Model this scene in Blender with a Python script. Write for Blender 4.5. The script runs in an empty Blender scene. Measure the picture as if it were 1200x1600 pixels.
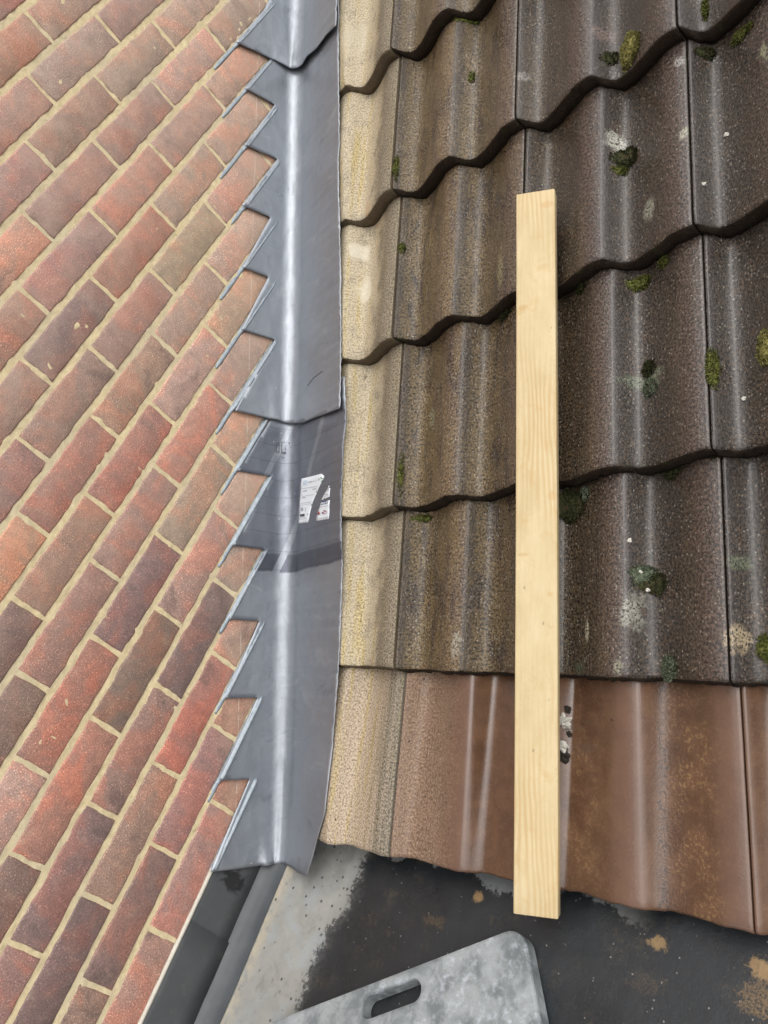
import bpy, bmesh, math, random
from mathutils import Vector, Matrix, noise
from mathutils.geometry import delaunay_2d_cdt
R_ = math.radians
random.seed(7)
scn = bpy.context.scene
COL = scn.collection

# ------------------------------------------------------------------ camera
CR = [(0.69431839, 0.36061554, -0.62279885), (-0.14112748, -0.78036864, -0.6091862), (-0.7056947, 0.51086322, -0.49093153)]
CP = Vector((1.41447612, -1.28122376, -0.18724147))
FPX = 1306.0
r0, r1, r2 = [Vector(r) for r in CR]
cd = bpy.data.cameras.new('camera'); cam = bpy.data.objects.new('camera', cd); COL.objects.link(cam)
cd.sensor_fit = 'VERTICAL'; cd.sensor_height = 32.0; cd.lens = FPX / 1600 * 32.0
cd.clip_start = 0.01; cd.clip_end = 500
cam.matrix_world = Matrix(((r0.x, -r1.x, -r2.x, CP.x), (r0.y, -r1.y, -r2.y, CP.y), (r0.z, -r1.z, -r2.z, CP.z), (0, 0, 0, 1)))
scn.camera = cam

# ------------------------------------------------------------------ light: bright overcast
SUN_DIR = Vector((0.50, 0.05, 0.85)).normalized()
elev = math.asin(SUN_DIR.z); azim = math.atan2(SUN_DIR.x, SUN_DIR.y)
w = bpy.data.worlds.new('World'); scn.world = w; w.use_nodes = True
wn = w.node_tree; wn.nodes.clear()
sky = wn.nodes.new('ShaderNodeTexSky'); sky.sky_type = 'NISHITA'; sky.sun_disc = False
sky.sun_elevation = elev; sky.sun_rotation = azim; sky.air_density = 1.0; sky.dust_density = 4.0; sky.ozone_density = 1.0
hs = wn.nodes.new('ShaderNodeHueSaturation'); hs.inputs['Saturation'].default_value = 0.22
bg = wn.nodes.new('ShaderNodeBackground'); bg.inputs['Strength'].default_value = 0.12
wo = wn.nodes.new('ShaderNodeOutputWorld')
wn.links.new(sky.outputs[0], hs.inputs['Color']); wn.links.new(hs.outputs[0], bg.inputs['Color']); wn.links.new(bg.outputs[0], wo.inputs['Surface'])
sl = bpy.data.lights.new('sun', 'SUN'); sl.energy = 1.4; sl.angle = R_(110); sl.color = (1.0, 0.965, 0.92)
so = bpy.data.objects.new('sun', sl); COL.objects.link(so)
so.rotation_euler = (-SUN_DIR).to_track_quat('-Z', 'Y').to_euler(); so.location = (3, -3, 5)
vs = scn.view_settings
vs.view_transform = 'Standard'; vs.look = 'None'; vs.gamma = 1.0; vs.use_curve_mapping = False
vs.exposure = 0.62
scn.cycles.max_bounces = 4; scn.cycles.diffuse_bounces = 2; scn.cycles.glossy_bounces = 2; scn.cycles.use_denoising = True; scn.cycles.use_adaptive_sampling = True; scn.cycles.adaptive_threshold = .025

# ------------------------------------------------------------------ frames of the place
AL = R_(30.348)
SA, CA = math.sin(AL), math.cos(AL)
X = Vector((1, 0, 0)); U = Vector((0, CA, SA)); N = Vector((0, -SA, CA)); D0 = -0.69263 * CA
def rp(x, v, h=0.0):                       # roof frame: along the eaves, up the slope, off the slope
    return X * x + U * v + N * (D0 + h)
def ray(px, py):
    a, b = (px - 600) / FPX, (py - 800) / FPX
    return r0 * a + r1 * b + r2
def hit(px, py, n, d):
    r = ray(px, py); return CP + r * ((d - n.dot(CP)) / n.dot(r))
def hit_roof(px, py, h=0.0):
    P = hit(px, py, N, D0 + h); return P.x, P.dot(U)
def hit_wall(px, py, x=0.0):
    P = hit(px, py, X, x); return P.y, P.z
def nz(x, y, z=0.0): return noise.noise(Vector((x, y, z)))

# ------------------------------------------------------------------ helpers
def link(name, me, mat=None, parent=None):
    o = bpy.data.objects.new(name, me); COL.objects.link(o)
    if mat is not None and me is not None and not me.materials: me.materials.append(mat)
    if parent is not None: o.parent = parent
    return o
def empty(name, loc=(0, 0, 0)):
    o = bpy.data.objects.new(name, None); COL.objects.link(o); o.location = loc; o.empty_display_size = .1
    return o
def tag(o, label, cat, group=None, kind=None):
    o['label'] = label
    if cat: o['category'] = cat
    if group: o['group'] = group
    if kind: o['kind'] = kind
    return o
def mesh(name, vs_, fs, smooth=False):
    me = bpy.data.meshes.new(name); me.from_pydata([tuple(v) for v in vs_], [], fs); me.update()
    if smooth:
        for p in me.polygons: p.use_smooth = True
    return me
def vattr(me, name, vals):
    a = me.attributes.new(name, 'FLOAT_VECTOR', 'POINT')
    for i, v in enumerate(vals): a.data[i].vector = v

class NT:
    """small node-tree builder"""
    def __init__(s, name):
        s.m = bpy.data.materials.new(name); s.m.use_nodes = True; s.t = s.m.node_tree; s.t.nodes.clear()
        s.out = s.n('ShaderNodeOutputMaterial'); s.b = s.n('ShaderNodeBsdfPrincipled'); s.t.links.new(s.b.outputs[0], s.out.inputs[0])
    def n(s, ty, **k):
        x = s.t.nodes.new(ty)
        for a, b in k.items(): setattr(x, a, b)
        return x
    def put(s, sock, v):
        if hasattr(v, 'is_output') or isinstance(v, bpy.types.NodeSocket): s.t.links.new(v, sock)
        else:
            if isinstance(v, (tuple, list)) and len(v) == 3 and sock.type == 'RGBA': v = (*v, 1)
            sock.default_value = v
    def math(s, op, a, b=None, c=None, clamp=False):
        x = s.n('ShaderNodeMath', operation=op, use_clamp=clamp); s.put(x.inputs[0], a)
        if b is not None: s.put(x.inputs[1], b)
        if c is not None: s.put(x.inputs[2], c)
        return x.outputs[0]
    def pos(s): return s.n('ShaderNodeNewGeometry').outputs['Position']
    def attr(s, name): return s.n('ShaderNodeAttribute', attribute_name=name).outputs['Vector']
    def sep(s, v):
        x = s.n('ShaderNodeSeparateXYZ'); s.put(x.inputs[0], v); return x.outputs
    def comb(s, a, b, c=0.0):
        x = s.n('ShaderNodeCombineXYZ'); s.put(x.inputs[0], a); s.put(x.inputs[1], b); s.put(x.inputs[2], c); return x.outputs[0]
    def vm(s, op, a, b):
        x = s.n('ShaderNodeVectorMath', operation=op); s.put(x.inputs[0], a); s.put(x.inputs[1], b)
        return x.outputs['Value'] if op in ('DOT_PRODUCT', 'LENGTH', 'DISTANCE') else x.outputs[0]
    def noise(s, vec, scale, detail=3.0, rough=0.55, dist=0.0):
        x = s.n('ShaderNodeTexNoise'); s.put(x.inputs['Vector'], vec); s.put(x.inputs['Scale'], scale)
        x.inputs['Detail'].default_value = detail; x.inputs['Roughness'].default_value = rough; x.inputs['Distortion'].default_value = dist
        return x.outputs[0]
    def voro(s, vec, scale, feat='F1'):
        x = s.n('ShaderNodeTexVoronoi', feature=feat); s.put(x.inputs['Vector'], vec); s.put(x.inputs['Scale'], scale)
        return x.outputs
    def ramp(s, v, lo, hi, a=0.0, b=1.0, smooth=True):
        x = s.n('ShaderNodeMapRange'); x.interpolation_type = 'SMOOTHSTEP' if smooth else 'LINEAR'; x.clamp = True
        s.put(x.inputs['Value'], v)
        for i, q in zip((1, 2, 3, 4), (lo, hi, a, b)): s.put(x.inputs[i], q)
        return x.outputs[0]
    def mix(s, f, a, b, mode='MIX'):
        x = s.n('ShaderNodeMix', data_type='RGBA', blend_type=mode); x.clamp_factor = True
        s.put(x.inputs[0], f); s.put(x.inputs[6], a); s.put(x.inputs[7], b); return x.outputs[2]
    def bump(s, h, strength=0.5, dist=0.001, prev=None):
        x = s.n('ShaderNodeBump'); s.put(x.inputs['Strength'], strength); x.inputs['Distance'].default_value = dist; s.put(x.inputs['Height'], h)
        if prev is not None: s.put(x.inputs['Normal'], prev)
        return x.outputs[0]
    def spot(s, p, c, r, ns, amt=0.8):
        """soft ragged patch at c with radii r in the frame of p; ns: a noise value"""
        q = s.vm('DIVIDE', s.vm('SUBTRACT', p, (c[0], c[1], 0)), (r[0], r[1], 1))
        q = s.vm('MULTIPLY', q, (1, 1, 0))
        d = s.vm('LENGTH', q, (0, 0, 0))
        e = s.math('ADD', d, s.math('MULTIPLY', s.math('SUBTRACT', ns, 0.5), amt * 2))
        return s.ramp(e, 1.0, 0.45)
    def set(s, **k):
        nm = {'col': 'Base Color', 'rough': 'Roughness', 'metal': 'Metallic', 'nrm': 'Normal', 'coat': 'Coat Weight', 'coatr': 'Coat Roughness', 'spec': 'Specular IOR Level', 'ior': 'IOR'}
        for a, b in k.items(): s.put(s.b.inputs[nm[a]], b)
        return s.m

def simple(name, col, rough=0.7, var=0.25, scale=60):
    t = NT(name); n = t.noise(t.pos(), scale, 4)
    c = t.mix(n, tuple(x * (1 - var) for x in col), tuple(x * (1 + var) for x in col))
    return t.set(col=c, rough=rough, nrm=t.bump(n, .3, .001))

# ------------------------------------------------------------------ materials
def wall_s(t, p):                                # distance from the flashing bend, measured on the wall
    return t.math('SUBTRACT', t.vm('DOT_PRODUCT', p, tuple(N)), D0)
def make_brick_mat():
    t = NT('brick'); p = t.pos(); oi = t.n('ShaderNodeObjectInfo')
    base = oi.outputs['Color']
    off = t.vm('ADD', p, t.comb(t.math('MULTIPLY', oi.outputs['Random'], 7.0), t.math('MULTIPLY', oi.outputs['Random'], 13.0), 0.0))
    big = t.noise(off, 12, 3, .6, .6); mid = t.noise(off, 48, 3, .65); fine = t.noise(p, 400, 2, .7)
    c = t.mix(t.ramp(big, .44, .62), base, t.mix(1.0, base, (1.30, 1.0, .90), 'MULTIPLY'))
    c = t.mix(t.ramp(big, .42, .30, 0, .5), c, (.12, .085, .078))
    c = t.mix(t.ramp(mid, .35, .75, 0, .5), c, t.mix(1.0, c, (1.55, 1.5, 1.42), 'MULTIPLY'))
    c = t.mix(t.ramp(fine, .36, .60, .75, 0), c, t.mix(1.0, c, (.55, .52, .51), 'MULTIPLY'))
    sp = t.voro(p, 300)
    speck = t.math('MULTIPLY', t.ramp(sp[0], .34, .18), t.ramp(t.sep(sp[1])[0], .66, .74))
    c = t.mix(t.math('MULTIPLY', speck, .6), c, t.mix(1.0, c, (2.6, 2.6, 2.6), 'MULTIPLY'))
    s = wall_s(t, p)
    lo = t.noise(p, 15, 3, .65)
    dust = t.math('MULTIPLY', t.ramp(s, .19, .08), t.ramp(lo, .25, .6))
    c = t.mix(t.math('MULTIPLY', dust, .6), c, (.50, .36, .265))
    # paler higher up the wall: glare and dust painted into the colour
    c = t.mix(t.math('MULTIPLY', t.ramp(t.sep(p)[2], -1.0, -.1), t.ramp(lo, .3, .7, .15, .5)), c, (.43, .32, .25))
    sm = t.ramp(t.math('ADD', mid, t.math('MULTIPLY', lo, .4)), .83, .93)
    c = t.mix(t.math('MULTIPLY', sm, .18), c, (.45, .36, .24))
    ln = t.ramp(t.math('ABSOLUTE', t.math('SUBTRACT', t.math('ADD', s, t.math('MULTIPLY', lo, .005)), .1185)), .0011, .0004)
    c = t.mix(t.math('MULTIPLY', t.math('MULTIPLY', ln, t.ramp(mid, .34, .55)), .8), c, (.62, .52, .43))
    b = t.bump(t.math('ADD', fine, t.math('MULTIPLY', mid, .8)), .8, .0015)
    return t.set(col=c, rough=t.ramp(mid, .3, .7, .60, .40), nrm=b, spec=.45)
def make_mortar_mat():
    t = NT('mortar'); p = t.pos()
    n = t.noise(p, 90, 5, .7); b = t.noise(p, 7, 3)
    c = t.mix(n, (.40, .315, .165), (.78, .66, .42))
    c = t.mix(t.ramp(b, .4, .7, 0, .5), c, (.50, .435, .31))
    c = t.mix(t.ramp(t.noise(p, 30, 4, .7), .62, .75, 0, .55), c, (.16, .125, .07))
    return t.set(col=c, rough=.85, nrm=t.bump(n, .9, .0025))

def granular(t, p, scale=420):
    return t.noise(p, scale, 3, .75)

def make_tile_dark():
    t = NT('weathered_tile'); a3 = t.attr('tp'); x, v, cr = t.sep(a3); a = t.comb(t.sep(t.attr('tq'))[1], v, 0.0); tq = t.sep(t.attr('tq'))[0]
    fine = t.noise(a, 230, 3, .75); mid = t.noise(a, 34, 3, .65); big = t.noise(a, 7, 3, .6)
    streak = t.noise(t.vm('MULTIPLY', a, (42, 9, 0)), 1.0, 4, .7, .5)
    c = t.mix(t.ramp(fine, .40, .62), (.005, .004, .003), (.088, .064, .045))
    c = t.mix(t.ramp(mid, .45, .7, 0, .7), c, t.mix(1.0, c, (1.7, 1.4, 1.15), 'MULTIPLY'))
    # reddish crests: the brick wall's reflection painted into the colour
    crest = t.math('MULTIPLY', t.ramp(t.math('ADD', cr, t.math('MULTIPLY', t.math('SUBTRACT', streak, .5), .8)), .45, 1.0), t.ramp(big, .25, .6, .35, 1))
    red = t.mix(t.ramp(fine, .40, .62), (.026, .018, .014), (.185, .125, .102))
    c = t.mix(t.math('MULTIPLY', crest, .8), c, red)
    # ochre growth, strongest on the tiles next to the flashing
    yl = t.math('MULTIPLY', t.ramp(x, .85, .42, .05, 1.0), t.ramp(t.math('ADD', streak, t.math('MULTIPLY', big, .5)), .56, .82))
    yl = t.math('MULTIPLY', yl, t.ramp(fine, .38, .56, .15, 1))
    c = t.mix(t.math('MULTIPLY', yl, .72), c, t.mix(mid, (.115, .075, .027), (.30, .205, .082)))
    pale = t.math('MULTIPLY', t.ramp(x, .78, .36), t.ramp(t.math('ADD', mid, t.math('MULTIPLY', big, .5)), .55, .95))
    c = t.mix(t.math('MULTIPLY', pale, .32), c, t.mix(t.ramp(fine, .40, .62), (.025, .02, .014), (.26, .215, .15)))
    # pale grit and flecks
    vo = t.voro(a, 210); fl = t.math('MULTIPLY', t.ramp(vo[0], .38, .22), t.ramp(t.sep(vo[1])[0], .74, .80))
    c = t.mix(t.math('MULTIPLY', fl, .8), c, (.30, .27, .22))
    # dark algae
    dk = t.math('MULTIPLY', t.ramp(big, .30, .62, .45, 1), t.ramp(x, .50, .78))
    c = t.mix(t.math('MULTIPLY', dk, .75), c, t.mix(1.0, c, (.45, .43, .42), 'MULTIPLY'))
    # grime settled in the sharp line beside each roll and in the joints
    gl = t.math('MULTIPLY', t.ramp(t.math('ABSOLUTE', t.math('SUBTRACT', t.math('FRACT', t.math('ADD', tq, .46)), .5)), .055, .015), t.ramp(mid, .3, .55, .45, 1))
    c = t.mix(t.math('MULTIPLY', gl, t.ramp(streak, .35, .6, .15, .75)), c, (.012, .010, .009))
    # lichen patches
    rag = t.math('ADD', t.math('MULTIPLY', mid, .55), t.math('MULTIPLY', fine, .45))
    for (px, py, rx, rv, col, am) in LICHEN:
        cx, cv = hit_tile(px, py)
        m = t.spot(a3, (cx, cv), (rx, rv), rag, 1.9)
        c = t.mix(t.math('MULTIPLY', t.math('MULTIPLY', m, t.ramp(fine, .40, .54)), am), c, col)
    b = t.bump(t.math('ADD', fine, t.math('MULTIPLY', mid, .6)), .75, .0035)
    rough = t.ramp(t.math('ADD', big, t.math('MULTIPLY', fine, .6)), .5, 1.1, .24, .48)
    return t.set(col=c, rough=rough, nrm=b, spec=.6, coat=t.ramp(x, .35, .75, .05, .5), coatr=.24)

def make_tile_pale():
    t = NT('pale_tile'); a3 = t.attr('tp'); x, v, cr = t.sep(a3); a = t.comb(t.sep(t.attr('tq'))[1], v, 0.0)
    fine = t.noise(a, 270, 3, .75); mid = t.noise(a, 22, 3, .65)
    streak = t.noise(t.vm('MULTIPLY', a, (75, 4, 0)), 1.0, 3, .6)
    c = t.mix(t.ramp(fine, .30, .64), (.22, .175, .115), (.58, .50, .36))
    c = t.mix(t.ramp(streak, .50, .70, 0, .75), c, t.mix(t.ramp(fine, .35, .62), (.16, .12, .04), (.56, .44, .19)))
    c = t.mix(t.math('MULTIPLY', t.ramp(mid, .50, .68), .5), c, t.mix(t.ramp(fine, .35, .62), (.10, .085, .06), (.38, .34, .27)))
    edge = t.ramp(t.math('ADD', x, t.math('MULTIPLY', t.math('SUBTRACT', mid, .5), .12)), .265, .325)
    c = t.mix(t.math('MULTIPLY', edge, .8), c, t.mix(t.ramp(fine, .34, .64), (.035, .03, .022), (.25, .21, .15)))
    rag = t.math('ADD', t.math('MULTIPLY', mid, .6), t.math('MULTIPLY', fine, .4))
    for (px, py, rx, rv, col, am) in [(562, 393, .014, .028, (.68, .64, .53), .8), (575, 452, .016, .035, (.66, .62, .50), .8), (575, 330, .012, .03, (.42, .28, .14), .7), (590, 380, .008, .05, (.40, .27, .13), .6), (560, 60, .02, .05, (.5, .46, .36), .6), (570, 590, .003, .008, (.06, .045, .03), .9)]:
        cx, cv = hit_tile(px, py)
        c = t.mix(t.math('MULTIPLY', t.spot(a3, (cx, cv), (rx, rv), rag, 1.7), am * .7), c, col)
    b = t.bump(fine, .7, .0025)
    return t.set(col=c, rough=.75, nrm=b, spec=.3)

def make_tile_clean():
    t = NT('clean_brown_tile'); a3 = t.attr('tp'); x, v, cr = t.sep(a3); a = t.comb(t.sep(t.attr('tq'))[1], v, 0.0)
    fine = t.noise(a, 270, 3, .75); mid = t.noise(a, 20, 3, .65)
    curl = t.noise(a, 150, 3, .75, .6)
    streak = t.noise(t.vm('MULTIPLY', a, (75, 4, 0)), 1.0, 3, .6)
    c = t.mix(t.ramp(mid, .3, .7), (.080, .040, .022), (.130, .068, .038))
    c = t.mix(t.ramp(fine, .5, .75, 0, .35), c, (.24, .15, .10))
    c = t.mix(t.ramp(cr, .6, 1.0, 0, .5), c, (.165, .100, .074))
    # dried pale crust beside the flashing, thinning towards the batten
    cm = t.math('ADD', t.math('MULTIPLY', t.math('SUBTRACT', curl, .5), .16), x)
    crust = t.math('MULTIPLY', t.ramp(cm, .495, .450), t.ramp(curl, .36, .56, .35, 1))
    c = t.mix(t.math('MULTIPLY', crust, .8), c, t.mix(t.ramp(fine, .35, .65), (.135, .082, .054), (.40, .285, .195)))
    # ochre scale
    sc = t.math('MULTIPLY', t.ramp(curl, .53, .60), t.ramp(mid, .40, .62))
    zone = t.math('MAXIMUM', t.ramp(t.math('ABSOLUTE', t.math('SUBTRACT', x, .860)), .060, .02), t.math('MULTIPLY', t.ramp(t.math('ABSOLUTE', t.math('SUBTRACT', x, .70)), .05, .01), .6))
    zone = t.math('MAXIMUM', zone, t.ramp(x, .97, 1.02))
    c = t.mix(t.math('MULTIPLY', t.math('MULTIPLY', sc, zone), .6), c, (.29, .185, .085))
    # the tile against the flashing is cream and streaked
    cream = t.mix(t.ramp(fine, .34, .62), (.17, .13, .095), (.53, .43, .315))
    cream = t.mix(t.ramp(streak, .48, .68, 0, .8), cream, t.mix(t.ramp(fine, .34, .62), (.16, .12, .04), (.50, .385, .165)))
    dkk = t.ramp(t.math('ADD', x, t.math('MULTIPLY', t.math('SUBTRACT', streak, .5), .16)), .29, .345)
    cream = t.mix(t.math('MULTIPLY', dkk, .75), cream, t.mix(t.ramp(fine, .36, .62), (.03, .029, .024), (.25, .225, .17)))
    isl = t.ramp(x, .3625, .3615)
    c = t.mix(isl, c, cream)
    vo = t.voro(a, 60); pit = t.math('MULTIPLY', t.ramp(vo[0], .15, .08), t.ramp(t.sep(vo[1])[0], .90, .93))
    c = t.mix(pit, c, (.03, .02, .015))
    deb = t.math('MULTIPLY', t.ramp(t.math('ABSOLUTE', t.math('SUBTRACT', t.math('ADD', x, t.math('MULTIPLY', t.math('SUBTRACT', mid, .5), .012)), .817)), .008, .003), t.ramp(curl, .50, .58))
    c = t.mix(t.math('MULTIPLY', deb, .8), c, (.03, .02, .014))
    dry = t.math('MAXIMUM', crust, isl)
    rough = t.mix(dry, (.24, .24, .24), (.72, .72, .72))
    grit = t.math('MAXIMUM', dry, t.math('MULTIPLY', t.ramp(t.math('ABSOLUTE', t.math('SUBTRACT', x, .83)), .035, .01), .8))
    b = t.bump(t.math('ADD', t.math('MULTIPLY', curl, 1.2), fine), t.ramp(grit, 0, 1, .14, .65), .0028)
    return t.set(col=c, rough=rough, nrm=b, spec=.5, coat=t.math('SUBTRACT', .55, t.math('MULTIPLY', dry, .55)), coatr=.17)

LICHEN = [(965, 222, .012, .026, (.46, .45, .38), .9), (1012, 327, .017, .022, (.34, .33, .25), .7), (1068, 208, .010, .012, (.42, .40, .30), .7), (1060, 95, .012, .010, (.40, .38, .35), .7),
          (783, 415, .014, .045, (.30, .26, .14), .8), (676, 652, .012, .026, (.26, .25, .15), .75), (985, 960, .014, .035, (.36, .35, .29), .7), (918, 985, .006, .022, (.42, .38, .28), .85),
          (1150, 1000, .016, .020, (.36, .28, .17), .85), (712, 1010, .012, .026, (.34, .33, .27), .65), (965, 1043, .010, .012, (.30, .29, .21), .7), (815, 118, .012, .012, (.33, .31, .28), .6),
          (1192, 78, .012, .02, (.33, .34, .20), .7), (1018, 592, .028, .02, (.14, .16, .10), .7), (992, 595, .014, .014, (.16, .19, .12), .7), (1120, 640, .018, .03, (.030, .021, .015), .95), (945, 55, .02, .016, (.17, .11, .09), .7), (672, 380, .006, .03, (.30, .22, .10), .7), (1155, 880, .012, .012, (.13, .16, .09), .6), (1048, 1048, .016, .016, (.16, .19, .12), .6), (905, 1045, .012, .014, (.05, .07, .04), .7)]

def make_nose_mat():  # grime and moss, blackened further to paint in shade under the tile edges
    t = NT('tile_nose_grime_shade'); a = t.pos(); n = t.noise(a, 220, 4, .7); m = t.noise(a, 28, 3, .6)
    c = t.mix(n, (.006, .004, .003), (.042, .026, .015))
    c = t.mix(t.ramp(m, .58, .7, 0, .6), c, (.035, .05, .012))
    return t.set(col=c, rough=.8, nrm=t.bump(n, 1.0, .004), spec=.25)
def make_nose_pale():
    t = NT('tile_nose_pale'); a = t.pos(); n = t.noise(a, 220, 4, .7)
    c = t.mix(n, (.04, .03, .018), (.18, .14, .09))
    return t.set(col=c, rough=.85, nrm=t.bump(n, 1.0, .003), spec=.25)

def make_lead(name, film=False):
    t = NT(name); a = t.attr('lp'); s, v, zz = t.sep(a)
    big = t.noise(a, 9, 4, .6); mid = t.noise(a, 45, 5, .65); fine = t.noise(a, 300, 3, .6)
    streak = t.noise(t.vm('MULTIPLY', a, (14, 120, 0)), 1.0, 4, .6)
    c = t.mix(big, (.235, .255, .285), (.335, .357, .385))
    c = t.mix(t.ramp(mid, .45, .75, 0, .45), c, (.33, .345, .38))
    c = t.mix(t.ramp(streak, .58, .72, 0, .3), c, (.37, .385, .41))
    ox = t.noise(t.vm('MULTIPLY', a, (9, 16, 0)), 1.0, 5, .7, .8)
    c = t.mix(t.ramp(ox, .56, .72, 0, .5), c, (.42, .44, .455))
    c = t.mix(t.ramp(ox, .42, .30, 0, .35), c, (.13, .145, .165))
    rough = t.ramp(t.math('ADD', big, t.math('MULTIPLY', mid, .5)), .5, 1.0, .40, .52)
    if film:
        # tape band with slanting peeled strips and a darker crease line across the sheet
        n1 = t.math('MULTIPLY', t.math('SUBTRACT', t.noise(a, 20, 3), .5), .012)
        vv = t.math('ADD', v, n1)
        band = t.math('MULTIPLY', t.ramp(vv, V_F0 - .003, V_F0 + .003), t.ramp(vv, V_F1 + .03, V_F1))
        sl_ = t.math('ADD', t.math('MULTIPLY', v, .42), t.math('MULTIPLY', s, 1.0))
        def strip(c0, wd): return t.ramp(t.math('ABSOLUTE', t.math('SUBTRACT', t.math('SUBTRACT', s, t.math('MULTIPLY', v, .52)), c0)), wd, wd - .002)
        st = t.math('MAXIMUM', strip(S_ST1, .010), strip(S_ST2, .008))
        m = t.math('MULTIPLY', band, t.math('SUBTRACT', 1.0, t.math('MULTIPLY', st, .9)))
        c = t.mix(t.math('MULTIPLY', m, .5), c, (.10, .11, .14))
        dband = t.math('MULTIPLY', t.ramp(vv, V_F0 - .002, V_F0 + .002), t.ramp(vv, V_F0 + .040, V_F0 + .034))
        c = t.mix(t.math('MULTIPLY', t.math('MULTIPLY', dband, t.math('SUBTRACT', 1.0, st)), .55), c, (.055, .06, .08))
        lines = t.ramp(t.math('ABSOLUTE', t.math('SUBTRACT', t.math('FRACT', t.math('MULTIPLY', vv, 26.0)), .5)), .03, .01)
        c = t.mix(t.math('MULTIPLY', t.math('MULTIPLY', lines, band), .4), c, (.07, .075, .095))
        rough = t.math('ADD', rough, t.math('MULTIPLY', m, -.04))
    vo = t.voro(a, 55); fl = t.math('MULTIPLY', t.ramp(vo[0], .09, .05), t.ramp(t.sep(vo[1])[0], .93, .95))
    c = t.mix(t.math('MULTIPLY', fl, .8), c, (.7, .7, .7))
    dr = t.voro(t.vm('MULTIPLY', a, (1.6, 1, 0)), 22)[0]
    b = t.bump(t.math('ADD', big, t.math('MULTIPLY', dr, .35)), .3, .012); b = t.bump(mid, .08, .003, b)
    return t.set(col=c, rough=rough, metal=.72, nrm=b, spec=.5)
def make_lead_fold():
    t = NT('folded_lead'); a = t.pos(); n = t.noise(a, 120, 4, .6)
    c = t.mix(n, (.20, .235, .27), (.38, .42, .45))
    return t.set(col=c, rough=.55, metal=.55, nrm=t.bump(t.noise(a, 70, 3, .6), .5, .003))
def make_upstand():
    t = NT('old_dark_lead'); p = t.pos(); n = t.noise(p, 14, 5, .65); f = t.noise(p, 130, 3, .6)
    c = t.mix(n, (.038, .042, .045), (.085, .09, .092))
    c = t.mix(t.ramp(t.noise(p, 26, 4, .7), .6, .75, 0, .5), c, (.13, .125, .11))
    px_, py_, pz_ = t.sep(p); q = t.comb(py_, pz_, 0.0)
    yb_, zb_ = hit_wall(366, 1376, .004)
    c = t.mix(t.math('MULTIPLY', t.spot(q, (yb_, zb_), (.024, .040), t.noise(p, 60, 4, .7), 1.1), .9), c, (.008, .008, .009))
    return t.set(col=c, rough=.55, nrm=t.bump(f, .3, .001), spec=.4)
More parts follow.
